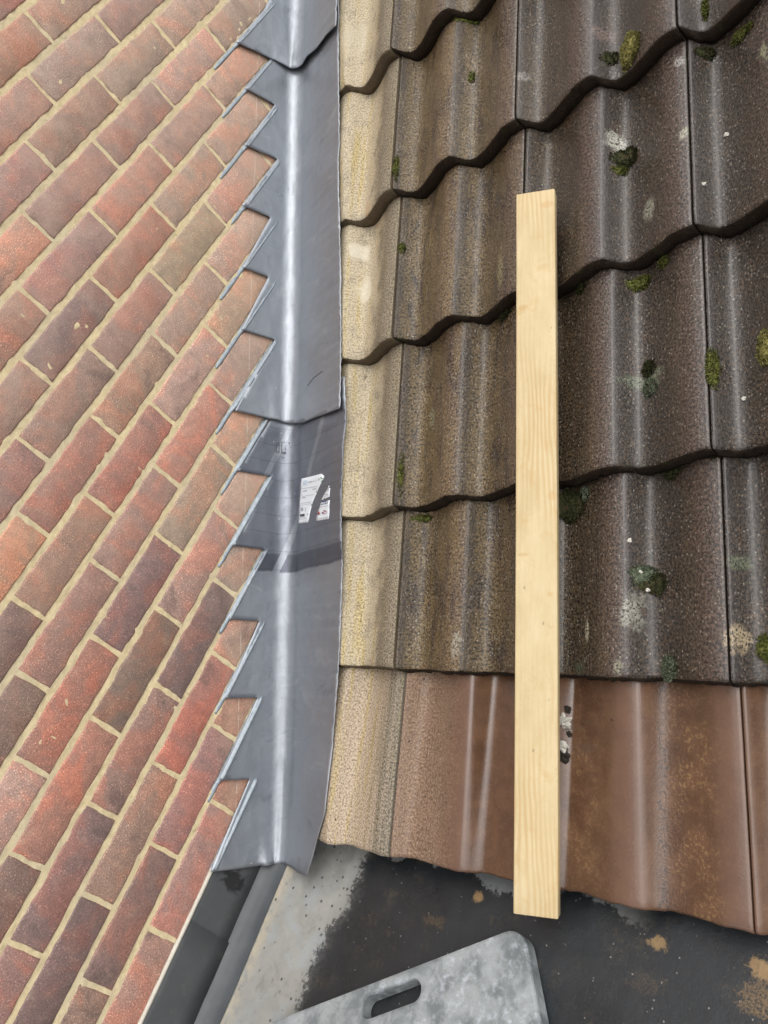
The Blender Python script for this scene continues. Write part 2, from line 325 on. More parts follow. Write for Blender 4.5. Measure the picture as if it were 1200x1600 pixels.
def make_flat():
    t = NT('flat_roof_skin'); p = t.pos(); x, y, z = t.sep(p)
    n = t.noise(p, 30, 6, .7); big = t.noise(p, 7, 4, .6); f = t.noise(p, 350, 3, .7)
    grey = t.mix(n, (.17, .178, .172), (.36, .355, .325))
    wm = t.noise(p, 18, 5, .7, .8)
    grey = t.mix(t.ramp(wm, .5, .66, 0, .6), grey, (.28, .315, .33))
    grey = t.mix(t.ramp(wm, .46, .34, 0, .5), grey, (.17, .17, .155))
    # sandy run along the fillet
    sand = t.math('MULTIPLY', t.ramp(t.math('ADD', x, t.math('MULTIPLY', t.math('SUBTRACT', n, .5), .05)), .085, .05), t.ramp(n, .35, .6))
    grey = t.mix(t.math('MULTIPLY', sand, .6), grey, (.44, .37, .25))
    vo = t.voro(p, 95); dot = t.math('MULTIPLY', t.ramp(vo[0], .30, .20), t.ramp(t.math('ADD', t.sep(vo[1])[0], t.math('MULTIPLY', t.ramp(x, .08, .2), .25)), .90, .94))
    dot = t.math('MULTIPLY', dot, t.ramp(big, .38, .5))
    grey = t.mix(t.math('MULTIPLY', dot, .9), grey, (.035, .037, .038))
    black = t.mix(n, (.009, .0115, .0145), (.024, .028, .031))
    black = t.mix(t.ramp(f, .62, .74, 0, .5), black, (.11, .105, .095))
    brn = t.math('MULTIPLY', t.ramp(t.noise(p, 16, 5, .7), .52, .68), t.ramp(t.noise(p, 130, 3, .7), .42, .6))
    black = t.mix(t.math('MULTIPLY', brn, .3), black, (.10, .078, .045))
    rag = t.math('ADD', t.math('MULTIPLY', t.noise(p, 30, 5, .75), .7), t.math('MULTIPLY', t.noise(p, 120, 3, .7), .3))
    for (cx, cy, rx, ry, am) in OCHRE:
        black = t.mix(t.math('MULTIPLY', t.math('MULTIPLY', t.spot(p, (cx, cy), (rx, ry), rag, 1.6), t.ramp(f, .38, .56) if am < .6 else 1.0), am), black, t.mix(n, (.20, .125, .055), (.40, .27, .13)))
    e = t.math('ADD', x, t.math('MULTIPLY', t.math('SUBTRACT', rag, .5), .10))
    # black paint edge: further from the wall under the tiles, bulging back towards it lower down
    bnd = t.ramp(y, -1.16, -1.08, .205, .232)
    bl = t.math('ADD', t.math('MULTIPLY', t.ramp(e, t.math('SUBTRACT', bnd, .006), t.math('ADD', bnd, .004)), .6), t.math('MULTIPLY', t.ramp(e, t.math('SUBTRACT', bnd, .03), t.math('ADD', bnd, .03)), .4))
    # bare strip along the eaves
    ee = t.math('ADD', y, t.math('MULTIPLY', t.math('SUBTRACT', rag, .5), .055))
    lim = t.math('ADD', t.ramp(x, .2, 1.0, EAVE_Y0, EAVE_Y1, smooth=False), t.ramp(t.noise(p, 6, 2), .35, .6, .03, .0))
    bare = t.ramp(ee, t.math('SUBTRACT', lim, .003), t.math('ADD', lim, .003))
    bare = t.math('MULTIPLY', bare, t.ramp(x, .80, .70))
    bl = t.math('MULTIPLY', bl, t.math('SUBTRACT', 1.0, t.math('MULTIPLY', bare, .8)))
    grey = t.mix(t.math('MULTIPLY', t.math('MULTIPLY', bare, t.ramp(x, .2, .26)), .8), grey, (.15, .165, .175))
    vo2 = t.voro(p, 38); d2 = t.math('MULTIPLY', t.ramp(t.math('ADD', vo2[0], t.math('MULTIPLY', t.math('SUBTRACT', n, .5), .3)), .20, .12), t.ramp(t.sep(vo2[1])[0], .82, .88))
    grey = t.mix(t.math('MULTIPLY', d2, .85), grey, (.045, .047, .046))
    c = t.mix(bl, grey, black)
    b = t.bump(n, .35, .004); b = t.bump(f, .4, .001, b)
    wet = t.ramp(t.noise(p, 5, 3, .6), .40, .62)
    gv = t.voro(p, 170); gr = t.math('MULTIPLY', t.ramp(gv[0], .26, .14), t.ramp(t.sep(gv[1])[0], .93, .96))
    c = t.mix(t.math('MULTIPLY', gr, .6), c, (.30, .29, .26))
    return t.set(col=c, rough=t.mix(bl, (.62,) * 3, t.mix(wet, (.5,) * 3, (.22,) * 3)), nrm=b, spec=.5)
def make_wood():
    t = NT('planed_pine'); a = t.attr('wp'); x, v, z = t.sep(a)
    wob = t.noise(t.vm('MULTIPLY', a, (14, 3.2, 14)), 1.0, 3, .5)
    q = t.math('ADD', t.math('ADD', x, t.math('MULTIPLY', z, .7)), t.math('MULTIPLY', t.math('SUBTRACT', wob, .5), .040))
    ring = t.math('ABSOLUTE', t.math('SUBTRACT', t.math('FRACT', t.math('MULTIPLY', q, 125.0)), .5))
    grain = t.ramp(ring, .08, .42)
    fib = t.noise(t.vm('MULTIPLY', a, (900, 14, 900)), 1.0, 3, .6)
    bl = t.noise(t.vm('MULTIPLY', a, (26, 13, 26)), 1.0, 4, .65)
    c = t.mix(bl, (.43, .325, .165), (.63, .53, .335))
    gz = t.ramp(t.noise(t.vm('MULTIPLY', a, (6, 2.4, 6)), 1.0, 3, .5), .40, .62)
    c = t.mix(t.math('MULTIPLY', t.math('MULTIPLY', grain, gz), .65), c, (.44, .30, .135))
    c = t.mix(t.ramp(fib, .55, .75, 0, .4), c, (.45, .30, .14))
    mot = t.math('MULTIPLY', t.ramp(t.noise(a, 190, 4, .7, .6), .58, .68), t.ramp(t.noise(a, 11, 3), .45, .62))
    c = t.mix(t.math('MULTIPLY', mot, .55), c, (.36, .28, .17))
    c = t.mix(t.ramp(t.noise(t.vm('MULTIPLY', a, (30, 22, 30)), 1.0, 4, .7, .6), .54, .70, 0, .45), c, (.47, .315, .14))
    for (kx, kv, rx, rv) in KNOTS:
        m = t.spot(a, (kx, kv), (rx, rv), bl, .35)
        c = t.mix(t.math('MULTIPLY', m, .5), c, (.46, .29, .13))
    vo = t.voro(t.vm('MULTIPLY', a, (1, .6, 1)), 70); pt = t.math('MULTIPLY', t.ramp(vo[0], .13, .07), t.ramp(t.sep(vo[1])[0], .90, .92))
    c = t.mix(t.math('MULTIPLY', pt, .6), c, (.20, .15, .09))
    return t.set(col=c, rough=.6, nrm=t.bump(t.math('ADD', fib, grain), .25, .0006), spec=.3)
KNOTS = [(.011, -.62, .010, .006), (.056, -.93, .010, .012), (.052, -1.08, .006, .005), (.012, -1.02, .013, .004), (.05, -.445, .014, .008)]
def make_pad():
    t = NT('mottled_grey_foam'); p = t.pos(); n = t.noise(p, 24, 5, .6, .4); m = t.noise(p, 75, 4, .6); f = t.noise(p, 500, 2, .6)
    c = t.mix(t.ramp(n, .35, .65), (.135, .152, .158), (.275, .30, .305))
    c = t.mix(t.math('MULTIPLY', t.ramp(m, .46, .74, 0, .8), t.ramp(t.noise(p, 14, 3), .35, .65)), c, (.46, .49, .54))
    c = t.mix(t.ramp(f, .56, .7, 0, .35), c, (.10, .10, .10))
    return t.set(col=c, rough=.62, nrm=t.bump(t.math('ADD', f, m), .35, .0012), spec=.35)
def make_moss(name, lo, hi):
    t = NT(name); oi = t.n('ShaderNodeObjectInfo'); n = t.noise(t.pos(), 260, 3, .7); m = t.noise(t.pos(), 70, 2, .6)
    c = t.mix(t.ramp(n, .3, .7), lo, hi)
    c = t.mix(t.ramp(m, .55, .72, 0, .7), c, (.05, .035, .018))
    return t.set(col=c, rough=.85, spec=.2)

# ------------------------------------------------------------------ roof tile surface
NOSE = [-1.494, -1.186, -0.899, -0.576, -0.267, 0.047, 0.359, 0.671]
PER = .144; X0 = .362; TW = 2 * PER
SKW = [-.025, -.040, -.004, .007, .030, .030, .030, .030]      # the courses run very slightly out of square with the wall
def skew(x, v):
    if v <= NOSE[0]: k = SKW[0]
    elif v >= NOSE[-1]: k = SKW[-1]
    else:
        for i in range(len(NOSE) - 1):
            if NOSE[i] <= v < NOSE[i + 1]:
                k = SKW[i] + (SKW[i + 1] - SKW[i]) * (v - NOSE[i]) / (NOSE[i + 1] - NOSE[i])
    return k * (x - .36)
def rt(x, v, h=0.0): return rp(x, v + skew(x, v), h)
PROF = [(0, .0195), (.004, .0178), (.010, .006), (.016, -.009), (.022, -.0172), (.031, -.0195), (.045, -.0165), (.072, -.0045), (.096, .0085), (.114, .0172), (.130, .0205), (.144, .0195)]
def prof(x):
    t = (x - X0) % PER
    for (a, ha), (b, hb) in zip(PROF, PROF[1:]):
        if t <= b:
            k = (t - a) / (b - a); k2 = k * k * (3 - 2 * k); kk = .5 * k + .5 * k2
            return ha + (hb - ha) * kk
    return PROF[-1][1]
def base_h(x): return -.001 - .058 * (x - .34)
def lift(j, x): return .030 if j != 0 else .054 - .045 * (x - .34)
def row_of(v):
    j = 0
    for i, nv in enumerate(NOSE):
        if v >= nv: j = i
    return j
def gauge(j): return (NOSE[j + 1] - NOSE[j]) if j + 1 < len(NOSE) else .32
def tile_h(x, v, j=None):
    if j is None: j = row_of(v)
    tau = (v - NOSE[j]) / gauge(j)
    amp = 1.0 if j else .55 + .42 * min(max(tau, 0), 1)
    return base_h(x) + prof(x) * amp + lift(j, x) * (1 - tau)
def lead_edge_h(v):
    s = 0
    for k in range(-6, 7): s += tile_h(.2165, max(v + k * .022, NOSE[0] + .001))
    return s / 13 + .008
def lead_h(x, v):
    k = max(x / .215, 0)
    return .004 + (lead_edge_h(v) - .004) * k
def hit_lead(px, py):
    h = .03
    for _ in range(8):
        x, v = hit_roof(px, py, h); h = lead_h(x, v)
    return x, v
def hit_tile(px, py):
    h = .0
    for _ in range(6):
        x, v = hit_roof(px, py, h); v -= skew(x, v); h = .5 * h + .5 * tile_h(x, v)
    return x, v

# ------------------------------------------------------------------ ground far below
ZG = -4.2
me = mesh('ground', [(-60, -60, ZG), (60, -60, ZG), (60, 60, ZG), (-60, 60, ZG)], [(0, 1, 2, 3)])
g = link('ground', me, simple('ground_paving', (.16, .155, .14), .9, .3, 3)); g['kind'] = 'structure'

# ------------------------------------------------------------------ brick wall
M_BRICK = make_brick_mat(); M_MORTAR = make_mortar_mat()
wall = tag(empty('brick_wall', (0, -.3, -1.6)), 'tall wall of red and purple bricks with sandy mortar left of the roof', 'wall')
wloc = Vector((0, -.3, -1.6))
def wchild(o): o.parent = wall; o.matrix_parent_inverse = Matrix.Translation(-wloc); return o
PERP = {}
COLS = {0: [(62,42),(66,140),(66,244),(61,354),(52,468),(56,578),(51,701),(57,822),(45,950),(54,1066),(50,1198),(45,1347),(42,1483)],
        1: [(167,42),(170,141),(168,241),(164,350),(164,452),(161,560),(164,666),(154,785),(164,890),(167,1009),(166,1135),(160,1267),(152,1406),(150,1542)],
        2: [(254,50),(256,147),(254,245),(258,340),(255,440),(259,539),(256,647),(260,742),(264,848),(265,964),(262,1081),(266,1207),(257,1328),(256,1461)],
        3: [(335,57),(335,150),(337,240),(336,332),(338,426),(337,524),(346,616),(349,710),(356,812),(351,917),(349,1031),(350,1144),(349,1262)]}
CZ = {}
for k, L in COLS.items():
    for i, q in enumerate(L):
        y, z = hit_wall(*q); PERP[(k + i, k - i)] = y; CZ.setdefault(k + i, []).append(z)
def course_z(m):
    return sum(CZ[m]) / len(CZ[m]) if m in CZ else -.075 * m
def bed_z(m): return .5 * (course_z(m) + course_z(m + 1))      # joint below course m
def perp_y(m, u):
    if (m, u) in PERP: return PERP[(m, u)]
    near = [(abs(u - u2), PERP[(m, u2)] - u2 * .1125) for (m2, u2) in PERP if m2 == m]
    o = min(near)[1] if near else .004 * nz(m * 1.7, 3.1)
    return u * .1125 + o * .8 + .003 * nz(m * 3.3, u * 1.1)
TONES = {'R': (.305, .142, .100), 'O': (.42, .222, .155), 'P': (.150, .098, .092), 'B': (.245, .155, .125), 'K': (.375, .256, .20), 'G': (.30, .225, .175), 'D': (.265, .125, .094), 'M': (.285, .172, .135)}
TONE = {-1: 'DMMODBBOPPKPB', 0: 'MGBBBPBDMMRRPPB', 1: 'BGBORBMRMPPBBPM', 2: 'KKKGGKKOGKPRMMO', 3: 'GKKKKKGKKGKRRM'}
def ring_brick(seed):
    """unit brick face about the origin: y -.5..5 , z -.5...5 scaled later by size; rounded worn arris"""
    rnd = random.Random(seed); L, H = .215, .066
    pts = []
    ny, nzz = 11, 4
    for i in range(ny): pts.append((-L/2 + L * i / ny, -H/2))
    for i in range(nzz): pts.append((L/2, -H/2 + H * i / nzz))
    for i in range(ny): pts.append((L/2 - L * i / ny, H/2))
    for i in range(nzz): pts.append((-L/2, H/2 - H * i / nzz))
    n = len(pts); vs_ = []; fs = []
    jit = [(rnd.uniform(-.0014, .0012), rnd.uniform(-.0013, .0013)) for _ in pts]
    for lay, (ins, xx) in enumerate([(0, -.045), (.0, -.0035), (.0012, -.0010), (.0040, 0)]):
        for (y, z), (a, b) in zip(pts, jit):
            k = 0 if lay == 0 else 1
            yy = y - math.copysign(ins, y) if abs(abs(y) - L/2) < 1e-6 else y * (1 - 2 * ins / L)
            zz_ = z - math.copysign(ins, z) if abs(abs(z) - H/2) < 1e-6 else z * (1 - 2 * ins / H)
            vs_.append((xx + (rnd.uniform(-.0004, .0004) if lay else 0), yy + a * k, zz_ + b * k))
    for l in range(3):
        for i in range(n):
            j = (i + 1) % n
            fs.append((l * n + i, l * n + j, (l + 1) * n + j, (l + 1) * n + i))
    # front as two fans from centre spine
    c0 = len(vs_); sp = 6
    for i in range(sp): vs_.append((rnd.uniform(-.0006, .0008), -L * .36 + L * .72 * i / (sp - 1), rnd.uniform(-.004, .004)))
    def near(idx):
        y = vs_[3 * n + idx][1]; return c0 + min(max(round((y + L * .36) / (L * .72) * (sp - 1)), 0), sp - 1)
    for i in range(n):
        j = (i + 1) % n; a, b = near(i), near(j)
        fs.append((3 * n + i, 3 * n + j, a))
        if a != b: fs.append((3 * n + j, b, a))
    me = mesh('brick', vs_, fs, True); me.materials.append(M_BRICK)
    return me
BR = [ring_brick(100 + i) for i in range(10)]
def to_px(P):
    d = P - CP; z = r2.dot(d)
    return 600 + FPX * r0.dot(d) / z, 800 + FPX * r1.dot(d) / z, z
rest_v, rest_f = [], []
def in_view(P, m=60):
    a, b, z = to_px(P); return z > .1 and -m < a < 1200 + m and -m < b < 1600 + m
nb = 0
for m in range(-22, 16):
    zc = course_z(m)
    for ui in range(-16, 18):
        u = 2 * ui + (m % 2)
        ya, yb = perp_y(m, u), perp_y(m, u + 2)
        yc = .5 * (ya + yb); P = Vector((0, yc, zc))
        if P.dot(N) - D0 < -.12: continue
        if yc < -2.4 or yc > 1.9: continue
        me = BR[(m * 7 + u * 3) % 10]
        sy = (yb - ya - .0072) / .215
        hgt = (bed_z(m - 1) - bed_z(m) - .0100) / .066
        M = Matrix.Translation((.0008 * nz(m * 5.1, u * 2.3), yc, .5 * (bed_z(m - 1) + bed_z(m)))) @ Matrix.Rotation(.004 * nz(u * 1.3, m * 2.2), 4, 'X') @ Matrix.Diagonal((1, sy, hgt, 1))
        vis = in_view(P) or in_view(Vector((0, ya, zc)), 20) or in_view(Vector((0, yb, zc)), 20)
        # column/row of the photograph's bond
        k2 = (m + u); kk = k2 // 2; ii = m - kk
        code = None
        if kk in TONE:
            s_ = TONE[kk]; idx = ii if kk >= 0 else ii - 1
            if 0 <= idx < len(s_): code = s_[idx]
        if code is None: code = random.Random(m * 91 + u).choice('RPBKGMDB')
        if vis and nb < 300:
            o = link('brick', me); wchild(o); o.matrix_basis = M; nb += 1
            rr = random.Random(m * 131 + u)
            cc = tuple(a * .78 + b * .22 for a, b in zip(TONES[code], (.31, .205, .165))); f = rr.uniform(1.0, 1.22)
            o.color = (cc[0] * f, cc[1] * f * rr.uniform(.94, 1.06), cc[2] * f * rr.uniform(.92, 1.08), 1)
        else:
            b0 = len(rest_v)
            rest_v += [M @ Vector(c) for c in [(-.045, -.1075, -.033), (-.045, .1075, -.033), (-.045, .1075, .033), (-.045, -.1075, .033), (0, -.1055, -.031), (0, .1055, -.031), (0, .1055, .031), (0, -.1055, .031)]]
            rest_f += [tuple(b0 + i for i in f) for f in [(4, 5, 6, 7), (0, 1, 5, 4), (1, 2, 6, 5), (2, 3, 7, 6), (3, 0, 4, 7)]]
o = link('outlying_bricks', mesh('outlying_bricks', rest_v, rest_f), M_BRICK); wchild(o); o['kind'] = 'stuff'; o.color = (.2, .1, .08, 1)
# mortar body: a slab whose face is softly uneven
vs_, fs = [], []
ys = [-2.4 + i * .03 for i in range(26)] + [-1.62 + i * .006 for i in range(450)] + [1.08 + i * .04 for i in range(21)]; zs = [-1.7 + i * .03 for i in range(16)] + [-1.22 + i * .006 for i in range(240)]
for z in zs:
    for y in ys:
        vs_.append((-.0020 + .0020 * nz(y * 75, z * 75) + .0016 * nz(y * 22, z * 22, 4), y, z))
nyy = len(ys)
for j in range(len(zs) - 1):
    for i in range(nyy - 1):
        a = j * nyy + i; fs.append((a, a + 1, a + nyy + 1, a + nyy))
zt = zs[-1]
b0 = len(vs_)
vs_ += [(-.0022, -2.4, zt), (-.0022, ys[-1], zt), (-.0022, ys[-1], 1.75), (-.0022, -2.4, 1.75), (-.22, -2.4, -1.7), (-.22, ys[-1], -1.7), (-.22, ys[-1], 1.75), (-.22, -2.4, 1.75)]
fs += [(b0, b0 + 1, b0 + 2, b0 + 3), (b0 + 4, b0 + 7, b0 + 6, b0 + 5), (b0 + 3, b0 + 2, b0 + 6, b0 + 7), (b0 + 1, b0 + 5, b0 + 6, b0 + 2), (b0 + 4, b0, b0 + 3, b0 + 7)]
wchild(link('mortar', mesh('mortar', vs_, fs, True), M_MORTAR))

# ------------------------------------------------------------------ tiled roof
M_TD, M_TP, M_TC = make_tile_dark(), make_tile_pale(), make_tile_clean()
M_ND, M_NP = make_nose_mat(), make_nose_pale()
roof = tag(empty('tiled_roof', rp(.9, -1.5, -.05)), 'sloping roof of dark weathered wavy concrete tiles with a clean brown bottom row', 'roof')
rloc = rp(.9, -1.5, -.05)
def rchild(o): o.parent = roof; o.matrix_parent_inverse = Matrix.Translation(-rloc); return o
def make_tile(j, c):
    xa, xb = X0 + TW * c, X0 + TW * (c + 1)
    dx = .0012 * nz(j * 2.1, c * 3.3); dv = .003 * nz(j * 4.7, c * 1.9) if j else 0.0
    xa += (.0040 if c == 0 else .0027) + dx; xb += dx
    if c == -1: xa = .045
    v0, v1 = NOSE[j] + dv, NOSE[j] + gauge(j) + .075
    tt = [0, .003, .006, .009, .012, .015, .018, .022, .027, .033, .042, .055, .07, .085, .098, .108, .117, .125, .133, .139, .144]
    xs = sorted(set(round(x, 5) for half in range(-1, 3) for x in [xa0 + q for q in tt for xa0 in [X0 + TW * c + PER * half]] if xa < x < xb))
    xs = [xa] + [x for x in xs if x - xa > .0015 and xb - x > .0015] + [xb]
    vv = [0, .004, .012, .03] + [.03 + (v1 - v0 - .03) * (i + 1) / 9 for i in range(9)]
    V, F, A = [], [], []
    nx = len(xs); th = .027; Q = []
    jt = .0015 * nz(j * 1.3, c * 2.9, 7)
    edge = [.0016 * nz(x * 45, j * 3.7) + .0014 * nz(x * 160, j * 5.1) for x in xs]
    arc = [xs[0]]
    for xa_, xb_ in zip(xs, xs[1:]): arc.append(arc[-1] + math.hypot(xb_ - xa_, prof(xb_) - prof(xa_)))
    def top(x, v): 
        h = tile_h(x, v, j) + jt * (1 if j else 0) + .0006 * nz(x * 40, v * 22, j)
        if c == -1 and x < .228:
            h = min(h, lead_h(x, v + skew(x, v)) - .005)
        return h
    for iv, q in enumerate(vv):
        for ix, x in enumerate(xs):
            v = v0 + q + (edge[ix] if iv < 3 else 0) * (1 - iv / 3)
            h = top(x, v) - (.0022 if iv == 0 else (.0006 if iv == 1 else 0))
            V.append(rt(x, v, h)); t = ((x - X0) % PER) / PER
            A.append((x, v, (prof(x) + .0195) / .040)); Q.append((t, arc[ix], 0))
    nv = len(vv)
    for iv in range(nv - 1):
        for ix in range(nx - 1):
            a = iv * nx + ix; F.append((a, a + 1, a + nx + 1, a + nx))
    nt = len(F)
    # nose: three rings down to the underside
    rings = [list(range(nx))]
    for k, (dvv, dh) in enumerate(([(-.0020, .004), (-.0045, .013), (-.0050, th)] if j else [(-.0012, .004), (-.001, .012), (.002, .019)])):
        b0 = len(V)
        for ix, x in enumerate(xs):
            v = v0 + edge[ix] + dvv + (.0045 if j and c > -1 else .0012) * nz(x * 110, j + k * 3.1) - (.002 if j and k else 0) * abs(nz(x * 35, j * 2.2, k))
            V.append(rt(x, v, top(x, v0) - .0022 - dh + .0008 * nz(x * 70, k, j))); A.append((x, v, 0))
        rings.append(list(range(b0, b0 + nx)))
    for ra, rb in zip(rings, rings[1:]):
        for ix in range(nx - 1): F.append((rb[ix], rb[ix + 1], ra[ix + 1], ra[ix]))
    nn = len(F)
    # underside
    b0 = len(V)
    for ix, x in enumerate(xs): V.append(rt(x, v1, top(x, v1) - th)); A.append((x, v1, 0))
    ub = list(range(b0, b0 + nx)); last = rings[-1]
    for ix in range(nx - 1): F.append((ub[ix], ub[ix + 1], last[ix + 1], last[ix]))
    # ends left and right, head
    tl = [iv * nx for iv in range(nv)]; tr = [iv * nx + nx - 1 for iv in range(nv)]
    F.append(tuple(tl + [ub[0], last[0], rings[2][0], rings[1][0]])); F.append(tuple([rings[1][-1], rings[2][-1], last[-1], ub[-1]] + tr[::-1]))
    for ix in range(nx - 1): F.append(((nv - 1) * nx + ix, (nv - 1) * nx + ix + 1, ub[ix + 1], ub[ix]))
    me = mesh('roof_tile', V, F); vattr(me, 'tp', A); vattr(me, 'tq', Q + [(.5, q[0], 0) for q in A[len(Q):]])
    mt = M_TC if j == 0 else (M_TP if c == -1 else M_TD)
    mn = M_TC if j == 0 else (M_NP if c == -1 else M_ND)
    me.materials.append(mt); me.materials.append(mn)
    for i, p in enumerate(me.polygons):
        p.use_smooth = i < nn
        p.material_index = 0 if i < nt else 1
    # crisp ends
    return rchild(link('roof_tile', me))
for j in range(0, 7):
    for c in range(-1, 5):
        make_tile(j, c)
# underlay that closes the joints from below
me = mesh('underlay', [rp(.0, -1.46, -.075), rp(1.9, -1.46, -.16), rp(1.9, 1.1, -.16), rp(.0, 1.1, -.075)], [(0, 1, 2, 3)])
rchild(link('underlay', me, simple('felt', (.02, .019, .018), .9)))

# ------------------------------------------------------------------ flat roof with lead-lined edge
ZF0, ZFS = -1.283, -.045
def zf(x): return ZF0 + ZFS * (x - .03)
def hit_flat(px, py, up=0.0):
    n = Vector((-ZFS, 0, 1)); return hit(px, py, n, ZF0 - ZFS * .03 + up)
OCHRE = []
for (px, py, rx, ry, am) in [(748, 1402, .010, .010, .8), (1025, 1472, .017, .011, .7), (1195, 1512, .020, .016, .8), (1010, 1535, .03, .015, .10), (680, 1440, .03, .012, .15), (1185, 1565, .03, .03, .4)]:
    P = hit_flat(px, py); OCHRE.append((P.x, P.y, rx, ry, am))
EAVE_Y0 = hit_flat(600, 1352).y; EAVE_Y1 = hit_flat(1150, 1478).y
M_FLAT = make_flat(); M_UP = make_upstand()
flat = tag(empty('flat_roof', (1.0, -1.6, -1.4)), 'flat lead roof below the tiles, half pale grey and half black with ochre stains', 'roof')
floc = Vector((1.0, -1.6, -1.4))
def fchild(o): o.parent = flat; o.matrix_parent_inverse = Matrix.Translation(-floc); return o
vs_, fs = [], []
fx = [.030 + .012 * i for i in range(60)] + [.75 + .05 * i for i in range(40)]
fy = [-3.0 + .1 * i for i in range(14)] + [-1.6 + .012 * i for i in range(68)]
for y in fy:
    for x in fx:
        r = .012 * math.exp(-((x - .03) / .012)) if x < .1 else 0
        vs_.append((x, y, zf(x) + r * .35 + .0016 * nz(x * 9, y * 9) + .0006 * nz(x * 40, y * 40)))
nfx = len(fx)
for j in range(len(fy) - 1):
    for i in range(nfx - 1):
        a = j * nfx + i; fs.append((a, a + 1, a + nfx + 1, a + nfx))
b0 = len(vs_)
x1, y0, y1 = fx[-1], fy[0], fy[-1]
ring = [(.03, y0), (x1, y0), (x1, y1), (.03, y1)]
vs_ += [(x, y, zf(x) - .0005) for x, y in ring] + [(x, y, zf(x) - .22) for x, y in ring]
fs += [(b0 + i, b0 + (i + 1) % 4, b0 + 4 + (i + 1) % 4, b0 + 4 + i) for i in range(4)] + [(b0 + 7, b0 + 6, b0 + 5, b0 + 4)]
fchild(link('deck_sheet', mesh('deck_sheet', vs_, fs, True), M_FLAT))
ZB = bed_z(15) + .0015
def upstand(ya, yb, xo, name='upstand_panel', slant=0.0):
    V, F = [], []
    sec = [(-.006 + xo, ZB + .003), (.000 + xo, ZB - .001), (.0012 + xo, ZB - .010), (.0012 + xo, -1.225), (.0012 + xo, -1.262)]
    n = 24
    for i in range(n + 1):
        k = i / n; y = ya + (yb - ya) * k
        for (x, z) in sec:
            yy = y + slant * (ZB - z) * (1 if i == n else 0)
            V.append((x + .0006 * nz(y * 12, z * 20), yy, z))
    m = len(sec)
    for i in range(n):
        for q in range(m - 1):
            a = i * m + q; F.append((a, a + 1, a + m + 1, a + m))
    o = fchild(link(name, mesh(name, V, F, True), M_UP))
    md = o.modifiers.new('sol', 'SOLIDIFY'); md.thickness = .002; md.offset = 0
    return o
yj = hit_wall(296, 1437, .008)[0]; yj2 = hit_wall(354, 1471, .008)[0]
upstand(-2.6, yj, .0022, slant=(yj2 - yj) / (ZB + 1.262)); upstand(yj - .06, -.85, 0.0)
# rolled fillet between upstand and deck
V, F = [], []
sec = [(.0025, -1.259), (.0075, -1.266), (.016, -1.2715), (.024, -1.2765), (.033, -1.281), (.046, -1.2835)]
for i in range(61):
    y = -2.6 + i * .0259
    for q, (x, z) in enumerate(sec): V.append((x + .001 * nz(y * 14, q), y, z + .0022 + .0008 * nz(y * 11, q * .7, 2)))
m = len(sec)
for i in range(60):
    for q in range(m - 1):
        a = i * m + q; F.append((a, a + 1, a + m + 1, a + m))
def make_fillet_mat():
    t = NT('fillet_lead'); p = t.pos(); n = t.noise(p, 26, 5, .65)
    c = t.mix(n, (.030, .035, .040), (.078, .086, .092))
    return t.set(col=c, rough=.5, nrm=t.bump(n, .3, .002))
fchild(link('edge_fillet', mesh('edge_fillet', V, F, True), make_fillet_mat()))
# pale sealant bead where the upstand is tucked in
V, F = [], []
for i in range(90):
    y = -2.6 + i * .0172
    for k in range(6):
        a = k / 6 * math.tau; rr = .0042 * (1 + .3 * nz(y * 40, k))
        V.append((.002 + rr * math.cos(a), y, ZB + .004 + rr * math.sin(a)))
for i in range(89):
    for k in range(6): F.append((i * 6 + k, i * 6 + (k + 1) % 6, i * 6 + 6 + (k + 1) % 6, i * 6 + 6 + k))
fchild(link('sealant_bead', mesh('sealant_bead', V, F, True), simple('pale_sealant', (.50, .47, .40), .7, .25, 90)))

# ------------------------------------------------------------------ lead flashings
RB = .040
def s_wall(dist): return -(dist - RB + math.pi * RB / 4) if dist > RB else -dist * math.pi / 4
def s_roof(dist): return (dist - RB + math.pi * RB / 4) if dist > RB else dist * math.pi / 4
XOFF = .0045
def wall_sv(px, py):
    y, z = hit_wall(px, py, XOFF); P = Vector((0, y, z)); return (s_wall(P.dot(N) - D0), P.dot(U))
def roof_sv(px, py):
    x, v = hit_lead(px, py); return (s_roof(x), v)
def sheet_pt(s, v, lay=0.0, flap=None):
    """bent sheet: negative s climbs the wall, positive s lies out over the tiles"""
    a = math.pi * RB / 4
    if s <= -a: dx, dn = 0.0, (-s) - a + RB
    elif s >= a: dx, dn = s - a + RB, 0.0
    else:
        th = (s + a) / (2 * a) * math.pi / 2          # 0 at wall, 90 at roof
        dx = RB - RB * math.cos(th); dn = RB - RB * math.sin(th)
    h = lead_h(dx, v) if dx > 0 else .004
    und = .0014 * nz(s * 14, v * 8, 3) + .0005 * nz(s * 40, v * 30, 9)
    off = lay
    if flap: off += flap(s, v)
    wl = min(max((-s) / .03, 0), 1)
    x = XOFF + dx + (und * .6 + off) * wl + off * .5 * (1 - wl)
    hh = dn + h + (und + off) * (1 - wl)
    return rp(x, v, hh)
